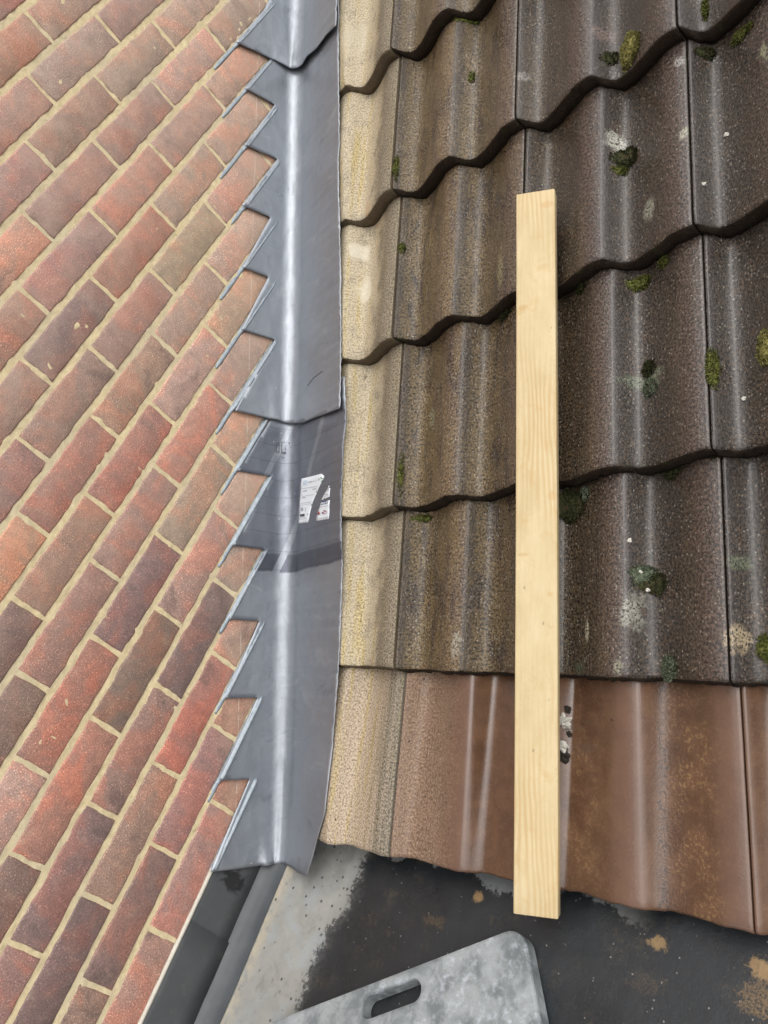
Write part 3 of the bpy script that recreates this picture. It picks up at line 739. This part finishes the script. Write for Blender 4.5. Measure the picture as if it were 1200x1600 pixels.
def fit_sv(px, py, lay=0.0, flap=None):
    """where on the bent sheet the line of sight through a measured point of the bend lands"""
    s, v = 0.0, wall_sv(px, py)[1]
    for _ in range(25):
        f0 = to_px(sheet_pt(s, v, lay, flap)); e = 1e-4
        fs_ = to_px(sheet_pt(s + e, v, lay, flap)); fv_ = to_px(sheet_pt(s, v + e, lay, flap))
        a, b, c, d = (fs_[0] - f0[0]) / e, (fv_[0] - f0[0]) / e, (fs_[1] - f0[1]) / e, (fv_[1] - f0[1]) / e
        rx_, ry_ = px - f0[0], py - f0[1]; det = a * d - b * c
        s += max(min((d * rx_ - b * ry_) / det, .01), -.01) * .7; v += max(min((a * ry_ - c * rx_) / det, .02), -.02) * .7
    return (s, v)
def densify(P, step=.007):
    o = []
    for a, b in zip(P, P[1:] + P[:1]):
        d = math.hypot(b[0] - a[0], b[1] - a[1]); n = max(1, int(d / step))
        for i in range(n): o.append((a[0] + (b[0] - a[0]) * i / n, a[1] + (b[1] - a[1]) * i / n))
    return o
def inside(p, P):
    c = False; x, y = p
    for (x1_, y1_), (x2_, y2_) in zip(P, P[1:] + P[:1]):
        if (y1_ > y) != (y2_ > y) and x < (x2_ - x1_) * (y - y1_) / (y2_ - y1_) + x1_: c = not c
    return c
def segd(p, P):
    m = 9
    for (ax, ay), (bx, by) in zip(P, P[1:] + P[:1]):
        dx, dy = bx - ax, by - ay; l = dx * dx + dy * dy or 1e-12
        t = min(max(((p[0] - ax) * dx + (p[1] - ay) * dy) / l, 0), 1)
        m = min(m, math.hypot(p[0] - ax - t * dx, p[1] - ay - t * dy))
    return m
def sheet(name, poly, mat, parent, inv, lay=0.0, flap=None):
    B = densify(poly); nb_ = len(B)
    xs = [p[0] for p in B]; vs2 = [p[1] for p in B]
    I = []
    s = min(xs); r = 0
    v = min(vs2)
    while v < max(vs2):
        s = min(xs) + (.004 if r % 2 else 0)
        while s < max(xs):
            st = .003 if abs(s) < .036 else .008
            if inside((s, v), poly) and segd((s, v), poly) > .0035: I.append((s, v))
            s += st
        v += .008; r += 1
    vv, ee, ff, *_ = delaunay_2d_cdt([Vector(p) for p in B + I], [(i, (i + 1) % nb_) for i in range(nb_)], [], 1, 1e-6)
    V = [sheet_pt(p.x, p.y, lay, flap) for p in vv]
    me = mesh(name, V, [tuple(f) for f in ff], True); vattr(me, 'lp', [(p.x, p.y, 0) for p in vv]); me.materials.append(mat)
    # faces outward
    if me.polygons and sum(p.normal.dot(X + N) for p in me.polygons) < 0: me.flip_normals()
    o = link(name, me); o.parent = parent; o.matrix_parent_inverse = inv
    md = o.modifiers.new('thickness', 'SOLIDIFY'); md.thickness = .0016; md.offset = -1
    return o
V_F0 = hit_lead(490, 886)[1]; V_F1 = hit_lead(490, 660)[1]
sa = roof_sv(490, 700); S_ST1 = sa[0] - .52 * sa[1]
sb_ = wall_sv(405, 770); S_ST2 = sb_[0] - .52 * sb_[1]
M_LEAD = make_lead('new_lead'); M_LEADF = make_lead('new_lead_with_tape', True); M_FOLD = make_lead_fold()
W_, Q_ = wall_sv, roof_sv
def turned(parent, inv, O, T, I, mcourse, lay):
    """lead turned into the bed joint: from the free end O past the tooth tip T to the notch I"""
    yO, yT, yI = [hit_wall(p[0], p[1], .003)[0] for p in (O, T, I)]
    zb = bed_z(mcourse) + (.006 if mcourse == 15 else 0)
    n = max(8, int((yI - yO) / .007)); V, F = [], []
    for i in range(n + 1):
        y = yO + (yI - yO) * i / n
        k = min(max((y - yT) / .012 + .5, 0), 1)             # 0: only in the joint, 1: joined to the sheet
        endk = min(1, (i + .6) / 3) * min(1, (n - i + .6) / 2)
        wv = .0013 * nz(y * 55, mcourse) + .0011 * nz(y * 140, mcourse, 2)
        xs_ = XOFF + lay
        sec = [(-.0010 + (xs_ + .0008) * k, -.0042 - .0006 * k), (-.0006 + (xs_ + .0005) * k, -.0022), (-.0010 + (xs_ - .0012) * k, .0002), (-.0030 + .0025 * k, .0030), (-.0090, .0044)]
        for (x, z) in sec: V.append((x + wv - .0015 * (1 - endk), y, zb + (z + wv * .7) * (.45 + .55 * endk)))
    m_ = 5
    for i in range(n):
        for q in range(m_ - 1):
            a = i * m_ + q; F.append((a, a + 1, a + m_ + 1, a + m_))
    o = link('turned_edge', mesh('turned_edge', V, F, True), M_FOLD); o.parent = parent; o.matrix_parent_inverse = inv
    md = o.modifiers.new('thickness', 'SOLIDIFY'); md.thickness = .0012; md.offset = -1
    return o
def piece(name, label, poly, steps, mat, lay, flap, loc):
    e = tag(empty(name, loc), label, 'flashing'); inv = Matrix.Translation(-Vector(loc))
    sheet('sheet', poly, mat, e, inv, lay, flap)
    for (O, T, I, mc) in steps: turned(e, inv, O, T, I, mc, lay + {15: .0062, 14: .0035, 13: .001}.get(mc, 0))
    return e, inv
# uppermost sheet, running out of the top of the picture
v_top = W_(470, -130)[1]
P1 = [W_(370, 68), W_(385, 76), W_(400, 82), W_(430, 97), fit_sv(445, 102, .009), fit_sv(463, 109, .009), fit_sv(473, 104, .009), Q_(482, 97), Q_(497, 84), Q_(512, 64), Q_(527, 50), Q_(527, 0), (Q_(526, 0)[0], v_top), W_(425, -130), W_(425, 0 - 5), W_(413, 18)]
v1b = W_(463, 107)[1]
fl1 = lambda s, v: (.011 if s > -.01 else .011 * max(0, 1 + (s + .01) / .06)) * math.exp(-max(v - v1b, 0) / .05) * (1 if s > -.08 else .3)
piece('lead_flashing', 'uppermost lead flashing sheet with lifted pointed lower edge, at the top of the photo', P1,
      [((335, 105), (370, 68), (425, 0), 3)], M_LEAD, .004, fl1, rp(0, v1b, 0))
P2 = [W_(385, 140), W_(431, 165), W_(384, 228), W_(435, 250), W_(380, 322), W_(424, 341), W_(381, 419), W_(421, 434), W_(379, 516), W_(431, 532), W_(368, 643), W_(400, 650), fit_sv(436, 658, .004), fit_sv(462, 662, .006), fit_sv(474, 661, .006), Q_(490, 656), Q_(505, 651), Q_(531, 641),
      Q_(531, 500), Q_(528, 300), Q_(527, 60), Q_(527, -20), W_(440, -10), W_(436, 80)]
v2b = W_(462, 662)[1]
fl2 = lambda s, v: .007 * math.exp(-max(v - v2b, 0) / .04) * (1 if s > -.05 else .4)
E2, inv2 = piece('lead_flashing', 'middle lead flashing sheet with six saw-tooth steps, beside the cream tiles', P2,
      [((347, 180), (385, 140), (425, 95), 4), ((345, 277), (384, 228), (431, 166), 5), ((360, 347), (380, 322), (435, 250), 6), ((345, 466), (381, 419), (428, 340), 7), ((341, 576), (379, 516), (424, 434), 8), ((340, 678), (368, 643), (432, 533), 9)],
      M_LEAD, .002, fl2, rp(0, v2b, 0))
P3 = [W_(374, 736), W_(427, 745), W_(367, 852), W_(417, 859), W_(360, 968), W_(408, 970), W_(355, 1091), W_(405, 1090), W_(345, 1219), W_(392, 1217), W_(329, 1361), W_(365, 1357), W_(400, 1352), fit_sv(425, 1349, .006), fit_sv(443, 1347, .006), fit_sv(455, 1353, .006), Q_(468, 1361), Q_(480, 1366),
      Q_(487, 1340), Q_(505, 1270), Q_(518, 1150), Q_(526, 1040), Q_(533, 880), Q_(530, 800), Q_(533, 700), Q_(537, 650), Q_(536, 590), W_(440, 590), W_(436, 640)]
v3b = W_(440, 1348)[1]
fl3 = lambda s, v: (.012 * math.exp(-max(v - v3b, 0) / .03) if abs(s) < .05 else 0) + .010 * math.exp(-max(v - v3b, 0) / .05) * (1 if s > .05 else .2) + (.006 if s < 0 else .003) * math.exp(-max(v - v3b, 0) / .12)
E3, inv3 = piece('lead_flashing', 'lowest lead flashing sheet with a torn white sticker, above the flat roof', P3,
      [((347, 772), (374, 736), (420, 655), 10), ((341, 884), (367, 852), (430, 745), 11), ((343, 988), (360, 968), (418, 858), 12), ((335, 1113), (355, 1091), (412, 970), 13), ((328, 1255), (345, 1219), (408, 1088), 14), ((327, 1368), (329, 1361), (398, 1215), 15)],
      M_LEADF, 0.0, fl3, rp(0, v3b, 0))
# stray dark hair on the middle sheet
def on_lead(px, py, up=.0006, lay=0.0, flap=None):
    x, v = hit_lead(px, py); return sheet_pt(s_roof(x), v, lay + up, flap)
hp = [(480, 605), (484, 599), (489, 593), (495, 588), (503, 582)]
V, F = [], []
for p in hp:
    P = on_lead(*p, .0012, .002, fl2)
    for k in range(4):
        a = k / 4 * math.tau; V.append(P + X * .0005 * math.cos(a) + N * .0005 * math.sin(a) + U * .0003 * math.sin(a))
for i in range(len(hp) - 1):
    for k in range(4): F.append((i * 4 + k, i * 4 + (k + 1) % 4, i * 4 + 4 + (k + 1) % 4, i * 4 + 4 + k))
o = link('scratch', mesh('scratch', V, F), simple('black_mark', (.01, .01, .012), .6)); o.parent = E2; o.matrix_parent_inverse = inv2
# sticker in two torn halves with its print
M_STK = simple('sticker_paper', (.66, .70, .74), .45, .05, 40)
PM = {k: simple('print_' + k, c, .5, .05) for k, c in {'grey': (.30, .33, .37), 'green': (.03, .22, .07), 'navy': (.02, .035, .14), 'red': (.45, .04, .04), 'black': (.04, .04, .05), 'white': (.75, .77, .8), 'pale_blue': (.45, .53, .62)}.items()}
def flat_poly(pts, up):
    return [on_lead(px, py, up, 0.0, fl3) for px, py in pts]
def zc_(x, y): return (400 + x / 6.156, 640 + y / 6.156)
LH = [zc_(*p) for p in [(425, 670), (620, 622), (645, 645), (600, 740), (560, 830), (525, 920), (505, 1000), (488, 1088), (440, 1094), (398, 1100), (408, 900), (417, 780)]]
RH = [zc_(*p) for p in [(690, 735), (702, 750), (696, 900), (688, 1055), (570, 1075), (563, 1050), (600, 940), (612, 885), (640, 825)]]
def add_sticker(pts, prints):
    o = sheet('sticker', [roof_sv(*q) for q in pts], M_STK, E3, inv3, .0009, fl3); o.modifiers[0].thickness = .0004
    V, F, MI = [], [], []
    keys = list(PM)
    for (key, poly, lv) in prints:
        b0 = len(V); V += flat_poly([zc_(*q) for q in poly], .0014 + .0003 * lv); F.append(tuple(range(b0, b0 + len(poly)))); MI.append(keys.index(key))
    m2 = mesh('printing', V, F)
    for k in keys: m2.materials.append(PM[k])
    for p, i in zip(m2.polygons, MI): p.material_index = i
    q = link('printing', m2); q.parent = o; q.matrix_parent_inverse = Matrix.Identity(4)
    o['label'] = 'torn half of a white printed sticker'
    return o
def rct(x, y, w_, h_, sk=-.16): return [(x, y), (x + w_, y + sk * w_), (x + w_, y + sk * w_ + h_), (x, y + h_)]
def ringp(cx, cy, r, n=3, w_=.34):
    L = []
    for k in range(n):
        a0 = k / n * math.tau + .25; a1 = a0 + math.tau / n * .72
        L.append([(cx + r * math.cos(a0), cy + r * math.sin(a0)), (cx + r * math.cos((a0 + a1) / 2), cy + r * math.sin((a0 + a1) / 2)), (cx + r * math.cos(a1), cy + r * math.sin(a1)), (cx + r * (1 - w_) * math.cos(a1), cy + r * (1 - w_) * math.sin(a1)), (cx + r * (1 - w_) * math.cos((a0 + a1) / 2), cy + r * (1 - w_) * math.sin((a0 + a1) / 2)), (cx + r * (1 - w_) * math.cos(a0), cy + r * (1 - w_) * math.sin(a0))])
    return L
pl = [('pale_blue', rct(440, 690, 40, 45), 0), ('grey', rct(490, 700, 85, 10), 0), ('grey', rct(430, 765, 150, 4), 0), ('grey', rct(440, 785, 40, 10), 0), ('grey', rct(530, 768, 40, 8), 0), ('grey', rct(432, 850, 35, 8), 0), ('grey', rct(430, 838, 118, 3), 0), ('grey', rct(425, 905, 95, 4), 0), ('grey', rct(424, 922, 90, 3), 0), ('grey', rct(420, 950, 24, 32), 0), ('grey', rct(462, 945, 5, 40), 0), ('black', rct(415, 1012, 42, 24), 0), ('grey', rct(412, 1045, 60, 4), 0), ('grey', rct(407, 1062, 78, 3), 0), ('grey', rct(480, 1005, 12, 14), 0)]
pl += [('green', q, 0) for q in ringp(612, 680, 24)]
add_sticker(LH, pl)
pr_ = [('navy', rct(614, 888, 26, 34), 0), ('navy', rct(649, 882, 27, 34), 0), ('white', rct(619, 898, 4, 18), 1), ('white', rct(619, 892, 4, 4), 1), ('white', rct(626, 898, 4, 18), 1), ('white', rct(632, 898, 4, 18), 1), ('white', rct(629, 897, 6, 4), 1), ('white', rct(662, 888, 5, 28), 1), ('white', rct(657, 897, 14, 4), 1), ('white', rct(664, 886, 8, 4), 1),
       ('navy', rct(622, 978, 48, 34), 0), ('white', [(622, 978), (630, 977), (670, 999), (670, 1004), (662, 1005), (622, 984)], 1), ('white', [(670, 970), (670, 977), (630, 1010), (622, 1012), (622, 1006), (662, 972)], 1), ('white', rct(622, 989, 48, 12), 2), ('white', rct(640, 975, 12, 34), 2), ('red', rct(622, 992, 48, 6), 3), ('red', rct(643, 974, 6, 34), 3),
       ('red', [(592, 978), (604, 1004), (580, 1008)], 0), ('black', rct(578, 1008, 30, 8), 0), ('grey', rct(606, 940, 80, 4), 0), ('grey', rct(574, 1052, 108, 3), 0), ('grey', rct(650, 820, 40, 5), 0), ('grey', rct(648, 836, 44, 4), 0), ('grey', rct(676, 770, 14, 20), 0)]
add_sticker(RH, pr_)
# maker's stamp pressed into the sheet (worn strokes)
V, F = [], []
def on_wall_lead(px, py, up=.0007):
    s, v = wall_sv(px, py); return sheet_pt(s, v, up + .001, fl3)
for (x, y, w_, h_) in [(205, 330, 5, 85), (225, 325, 7, 20), (240, 330, 5, 80), (268, 335, 6, 85), (205, 408, 40, 6), (268, 420, 50, 10), (310, 380, 7, 28), (290, 430, 30, 10), (262, 458, 14, 5), (285, 470, 12, 12), (232, 322, 90, 3), (350, 345, 8, 12), (365, 395, 25, 4)]:
    b0 = len(V); V += [on_wall_lead(*zc_(*q)) for q in rct(x, y, w_, h_, .12)]; F.append((b0, b0 + 1, b0 + 2, b0 + 3))
o = link('stamp_mark', mesh('stamp_mark', V, F), simple('stamp_ink', (.055, .06, .075), .5)); o.parent = E3; o.matrix_parent_inverse = inv3

# ------------------------------------------------------------------ timber batten on the tiles
TILT = R_(27)
nbv = (N * math.cos(TILT) + X * math.sin(TILT)).normalized()
anch = rp(.668, -.97, .0485)
cs = [hit(px, py, nbv, nbv.dot(anch)) for px, py in [(807, 302), (866, 297), (873, 1437), (801, 1427)]]
mid_t = (cs[0] + cs[1]) / 2; mid_b = (cs[2] + cs[3]) / 2
ax = (mid_t - mid_b).normalized(); wd = nbv.cross(ax).normalized()
if wd.x < 0: wd = -wd
BW = .5 * ((cs[1] - cs[0]).dot(wd) + (cs[2] - cs[3]).dot(wd)); BL = (mid_t - mid_b).length; BT = .025
nn_ = wd.cross(ax).normalized()
if nn_.dot(N) < 0: nn_ = -nn_
V, F, A = [], [], []
seg = 40; rr = .0022
prof2 = []
hw = BW / 2
for (cx, cy, a0) in [(hw - rr, -rr, 0), (-hw + rr, -rr, 90), (-hw + rr, -BT + rr, 180), (hw - rr, -BT + rr, 270)]:
    for k in range(4):
        a = R_(a0 + k * 30); prof2.append((cx + rr * math.cos(a), cy + rr * math.sin(a)))
npf = len(prof2)
for i in range(seg + 1):
    k = [0, .0008][i] if i < 2 else ([.9992, 1][i - seg + 1] if i > seg - 2 else i / seg); P0 = mid_b.lerp(mid_t, k); bow = .0012 * math.sin(k * 3.1)
    sk = 1 - (.0006 / hw if i in (0, seg) else 0)
    for (a, b) in prof2:
        q = b if i not in (0, seg) else (b + BT / 2) * .985 - BT / 2
        V.append(P0 + wd * (a * sk + bow) + nn_ * q); A.append((a + hw, P0.dot(U), q))
for i in range(seg):
    for k in range(npf):
        k2 = (k + 1) % npf; F.append((i * npf + k, i * npf + k2, (i + 1) * npf + k2, (i + 1) * npf + k))
F.append(tuple(range(npf))[::-1]); F.append(tuple(seg * npf + k for k in range(npf)))
me = mesh('timber_batten', V, F); vattr(me, 'wp', A)
for p in me.polygons: p.use_smooth = len(p.vertices) == 4
o = link('timber_batten', me, make_wood()); 
tag(o, 'long pale pine batten lying up the slope across the tiles', 'batten')

# ------------------------------------------------------------------ kneeling pad on the flat roof
TH = .030
A_ = hit_flat(432, 1592, TH); B_ = hit_flat(772, 1461, TH); C_ = hit_flat(824, 1490, TH); D_ = hit_flat(850, 1605, TH)
e1 = (A_ - B_); e1.z = 0; e1.normalize(); nf = Vector((-ZFS, 0, 1)).normalized()
e1 = (e1 - nf * e1.dot(nf)).normalized(); e2 = nf.cross(e1).normalized()
if e2.y > 0: e2 = -e2
cor = C_ - e2 * (C_ - B_).dot(e2)             # right end of the far edge
LP, WP = .505, .34
def rrect(x0, y0, x1, y1, r, n=7):
    o = []
    for (cx, cy, a0) in [(x1 - r, y1 - r, 0), (x0 + r, y1 - r, 90), (x0 + r, y0 + r, 180), (x1 - r, y0 + r, 270)]:
        for k in range(n + 1):
            a = R_(a0 + 90 * k / n); o.append((cx + r * math.cos(a), cy + r * math.sin(a)))
    return o
outer = rrect(0, 0, LP, WP, .030); hc = hit_flat(609, 1560, TH); 
hx, hy = (hc - cor).dot(e1), (hc - cor).dot(e2)
hole = rrect(hx - .056, hy - .016, hx + .056, hy + .016, .0155)
bm = bmesh.new()
def lift_pt(a, b, z):
    f_ = .0016 * nz(a * 9, b * 9)
    return cor + e1 * a + e2 * b + nf * (z - TH + f_)
def rings_(loop, inset_sign):
    out = []
    for (z, ins) in [(0.0008, .002), (.003, 0), (TH - .004, 0), (TH - .001, .0015), (TH, .005)]:
        n = len(loop); ring = []
        for i in range(n):
            (ax_, ay_), (bx_, by_) = loop[i - 1], loop[(i + 1) % n]
            tx, ty = bx_ - ax_, by_ - ay_; l = math.hypot(tx, ty); nx_, ny_ = -ty / l, tx / l
            ring.append(bm.verts.new(lift_pt(loop[i][0] + nx_ * ins * inset_sign, loop[i][1] + ny_ * ins * inset_sign, z)))
        out.append(ring)
    return out
ro = rings_(outer, 1); rh = rings_(hole, -1)
for L in (ro, rh):
    for a, b in zip(L, L[1:]):
        n = len(a)
        for i in range(n): bm.faces.new((a[i], a[(i + 1) % n], b[(i + 1) % n], b[i]))
for idx in (0, -1):
    es = []
    for L in (ro[idx], rh[idx]):
        n = len(L)
        for i in range(n):
            e = bm.edges.get((L[i], L[(i + 1) % n])) or bm.edges.new((L[i], L[(i + 1) % n])); es.append(e)
    bmesh.ops.triangle_fill(bm, use_beauty=True, use_dissolve=False, edges=es)
bmesh.ops.recalc_face_normals(bm, faces=bm.faces)
me = bpy.data.meshes.new('kneeling_pad'); bm.to_mesh(me); bm.free()
o = link('kneeling_pad', me, make_pad())
tag(o, 'mottled grey foam kneeling pad with a hand slot on the black flat roof', 'pad')

# ------------------------------------------------------------------ moss, crumbs and chips on the tiles
MM = {'bright': make_moss('bright_moss', (.026, .031, .007), (.15, .16, .038)), 'olive': make_moss('olive_moss', (.06, .06, .018), (.30, .27, .085)),
      'dark': make_moss('dark_moss', (.010, .011, .005), (.05, .052, .018)), 'grey': make_moss('grey_moss', (.04, .05, .03), (.15, .175, .115))}
def moss(label, px, py, rx, rv, rh, kind, n=420, seed=0, nose=False):
    rnd = random.Random(px * 7 + py); rx *= 1.3; rv *= 1.3; rh *= .95; n = int(n * 1.6)
    x, v = hit_tile(px, py); V, F = [], []
    c = rt(x, v, tile_h(x, v))
    for i in range(n):
        a = rnd.uniform(0, math.tau); r = math.sqrt(rnd.random())
        wob = .88 + .3 * nz(math.cos(a) * 1.3 + px, math.sin(a) * 1.3 + py)
        lx, lv = rx * r * math.cos(a) * wob, rv * r * math.sin(a) * wob
        dome = math.sqrt(max(0, 1 - r * r)) * (.6 + .4 * nz(lx * 200, lv * 200, seed))
        xx, vv_ = x + lx, v + lv
        jr = row_of(v)
        hb = tile_h(xx, max(vv_, NOSE[jr] - .004), jr)
        p = rt(xx, vv_, hb - .001 + rh * dome * rnd.uniform(.55, 1.0))
        d = (X * (math.cos(a) * r * 1.0 + rnd.uniform(-.6, .6)) + U * (math.sin(a) * r + rnd.uniform(-.6, .6)) + N * rnd.uniform(.4, 1.1)).normalized()
        sd = d.cross(Vector((rnd.uniform(-1, 1), rnd.uniform(-1, 1), rnd.uniform(-1, 1)))).normalized()
        l = rnd.uniform(.0022, .0046); ww = rnd.uniform(.0007, .0014)
        b0 = len(V); V += [p - sd * ww, p + sd * ww, p + d * l + sd * ww * .3, p + d * l - sd * ww * .3]; F.append((b0, b0 + 1, b0 + 2, b0 + 3))
    # soft core
    b0 = len(V); nr, na = 4, 12
    for k in range(nr + 1):
        r = k / nr
        for q in range(na):
            a = q / na * math.tau; wob = .88 + .3 * nz(math.cos(a) * 1.3 + px, math.sin(a) * 1.3 + py)
            xx, vv_ = x + rx * r * .95 * wob * math.cos(a), v + rv * r * .95 * wob * math.sin(a)
            jr = row_of(v)
            V.append(rt(xx, vv_, tile_h(xx, max(vv_, NOSE[jr] - .004), jr) - .0015 + rh * .7 * math.sqrt(max(0, 1 - r * r))))
    for k in range(nr):
        for q in range(na): F.append((b0 + k * na + q, b0 + (k + 1) * na + q, b0 + (k + 1) * na + (q + 1) % na, b0 + k * na + (q + 1) % na))
    o = link('moss_clump', mesh('moss_clump', V, F), MM[kind])
    return tag(o, label, 'moss', 'moss growing on the roof tiles')
moss('large yellow-green moss cushion on a tile near the top edge', 985, 78, .019, .026, .020, 'olive', 900)
moss('small dark moss tuft beside the large yellow-green cushion', 957, 93, .010, .012, .008, 'dark', 220)
moss('dark brown moss ball next to a white lichen splash', 981, 246, .016, .015, .014, 'dark', 500)
moss('bright green moss tuft just below the dark ball and white lichen', 972, 267, .008, .007, .006, 'bright', 200)
moss('round dark green moss clump below the step of the uppermost full tile row', 1104, 84, .009, .009, .010, 'dark', 260)
moss('bright moss streak under the wavy edge near the top right corner', 1158, 52, .017, .008, .008, 'bright', 300)
moss('bright moss strip under the topmost wavy edge left of centre', 733, 32, .016, .007, .008, 'bright', 300)
moss('tiny moss blade on the brown tile below the topmost edge', 737, 121, .004, .011, .004, 'bright', 110)
moss('dark moss under the tile edge touching the batten on its left', 789, 489, .019, .010, .012, 'dark', 420)
moss('green moss tuft under the wavy edge right of the batten', 1001, 443, .017, .010, .010, 'bright', 420)
moss('small moss knot at the tile edge close to the right of the batten', 906, 451, .010, .007, .008, 'dark', 220)
moss('small green moss knot on the tile edge above the green tuft', 1036, 409, .009, .008, .008, 'bright', 200)
moss('vivid green moss filling the joint above a patch of soil', 1113, 575, .0055, .026, .007, 'bright', 320)
moss('big dark moss clump right of the batten under the fourth tile edge', 893, 790, .030, .022, .016, 'dark', 1000)
moss('pale green moss tuft on top of the big dark clump', 914, 771, .008, .009, .010, 'grey', 240)
moss('ragged green and brown moss clump with white bits in it', 1008, 899, .011, .012, .011, 'grey', 420)
moss('dark crumbly moss against the ragged clump with white bits', 1024, 912, .018, .015, .010, 'dark', 420)
moss('round pale green moss rosette low on the last dark tile row', 1046, 1045, .011, .014, .007, 'grey', 420)
moss('yellowish moss cushion cut by the right edge of the photo', 1196, 541, .011, .022, .014, 'olive', 420)
moss('green moss tuft at the right edge just above the brown tiles', 1196, 1015, .009, .014, .008, 'bright', 260)
moss('flat dark green moss patch in the middle of a dark tile', 1014, 576, .011, .011, .005, 'dark', 300)
moss('faint grey green moss patch below the flat dark one', 1016, 606, .012, .012, .005, 'grey', 300)
moss('long thin moss line in the joint of the cream tiles', 626, 742, .0030, .040, .004, 'bright', 260)
moss('short moss line high in the joint between cream and brown tiles', 619, 262, .0026, .024, .004, 'bright', 160)
moss('moss speck in the cream tile joint beside the middle sheet', 629, 388, .0030, .010, .004, 'bright', 110)
moss('moss strip under the tile edge beside the cream tiles', 664, 810, .012, .006, .006, 'bright', 220)
moss('moss fringe at the edge above the joint on the far right', 1050, 738, .014, .008, .008, 'dark', 260)
moss('green moss in the joint at the very top right', 1102, 14, .004, .020, .006, 'bright', 200)
moss('moss tuft just below the bright strip at the far right edge', 1112, 708, .008, .006, .005, 'dark', 140)

M_CH = simple('pale_mortar_crumb', (.52, .50, .44), .85, .3, 250)
def crumb(name, label, cat, px, py, sx, sv, sh, seed, mat, group=None):
    bm = bmesh.new(); bmesh.ops.create_icosphere(bm, subdivisions=3, radius=1)
    x, v = hit_tile(px, py); c = rt(x, v, tile_h(x, v) + sh * .5)
    for vt in bm.verts:
        p = vt.co; k = .95 + .7 * nz(p.x * 1.2 + seed, p.y * 1.2, p.z * 1.2 + seed) + .35 * nz(p.x * 4 + seed, p.y * 4, p.z * 4)
        # flattened, chipped facets
        q = Vector((p.x * k, p.y * k, max(min(p.z * k, .7), -.7)))
        vt.co = c + X * q.x * sx + U * q.y * sv + N * q.z * sh
    me = bpy.data.meshes.new(name); bm.to_mesh(me); bm.free()
    o = link(name, me, mat); return tag(o, label, cat, group)
crumb('mortar_crumb', 'ragged pale mortar flake against the batten, upper of two', 'rubble', 882, 1126, .017, .011, .008, 3, M_CH, 'pale crumbs beside the batten')
crumb('mortar_crumb', 'squarish pale mortar chip against the batten, lower of two', 'rubble', 880, 1166, .012, .008, .009, 11, M_CH, 'pale crumbs beside the batten')
M_DK = simple('dark_debris', (.022, .015, .010), .85, .4, 200)
crumb('dirt_lump', 'black lump of dirt beside the batten just below the lower pale chip', 'dirt', 882, 1180, .010, .009, .006, 5, M_DK, 'dirt beside the batten')
crumb('dirt_lump', 'dark dirt lump between the two pale crumbs by the batten', 'dirt', 889, 1146, .006, .004, .003, 8, M_DK, 'dirt beside the batten')
crumb('dirt_lump', 'dark dirt lump above the upper pale flake by the batten', 'dirt', 886, 1108, .007, .005, .003, 17, M_DK, 'dirt beside the batten')
for i, (px, py, lb) in enumerate([(1000, 895, 'white chip lying on top of the ragged moss clump'), (1012, 923, 'white chip at the lower left foot of the ragged moss clump'), (984, 845, 'white pebble on the dark tile above the ragged moss clump'), (1134, 210, 'white pebble on the tile at the right of the white lichen splash'), (1100, 288, 'white pebble in the trough near the right hand joint'), (1162, 623, 'white sliver at the right of the soil patch')]):
    crumb('white_chip', lb, 'pebble', px, py, .0042, .0026, .003, i * 2.3, M_CH, 'white chips on the tiles')
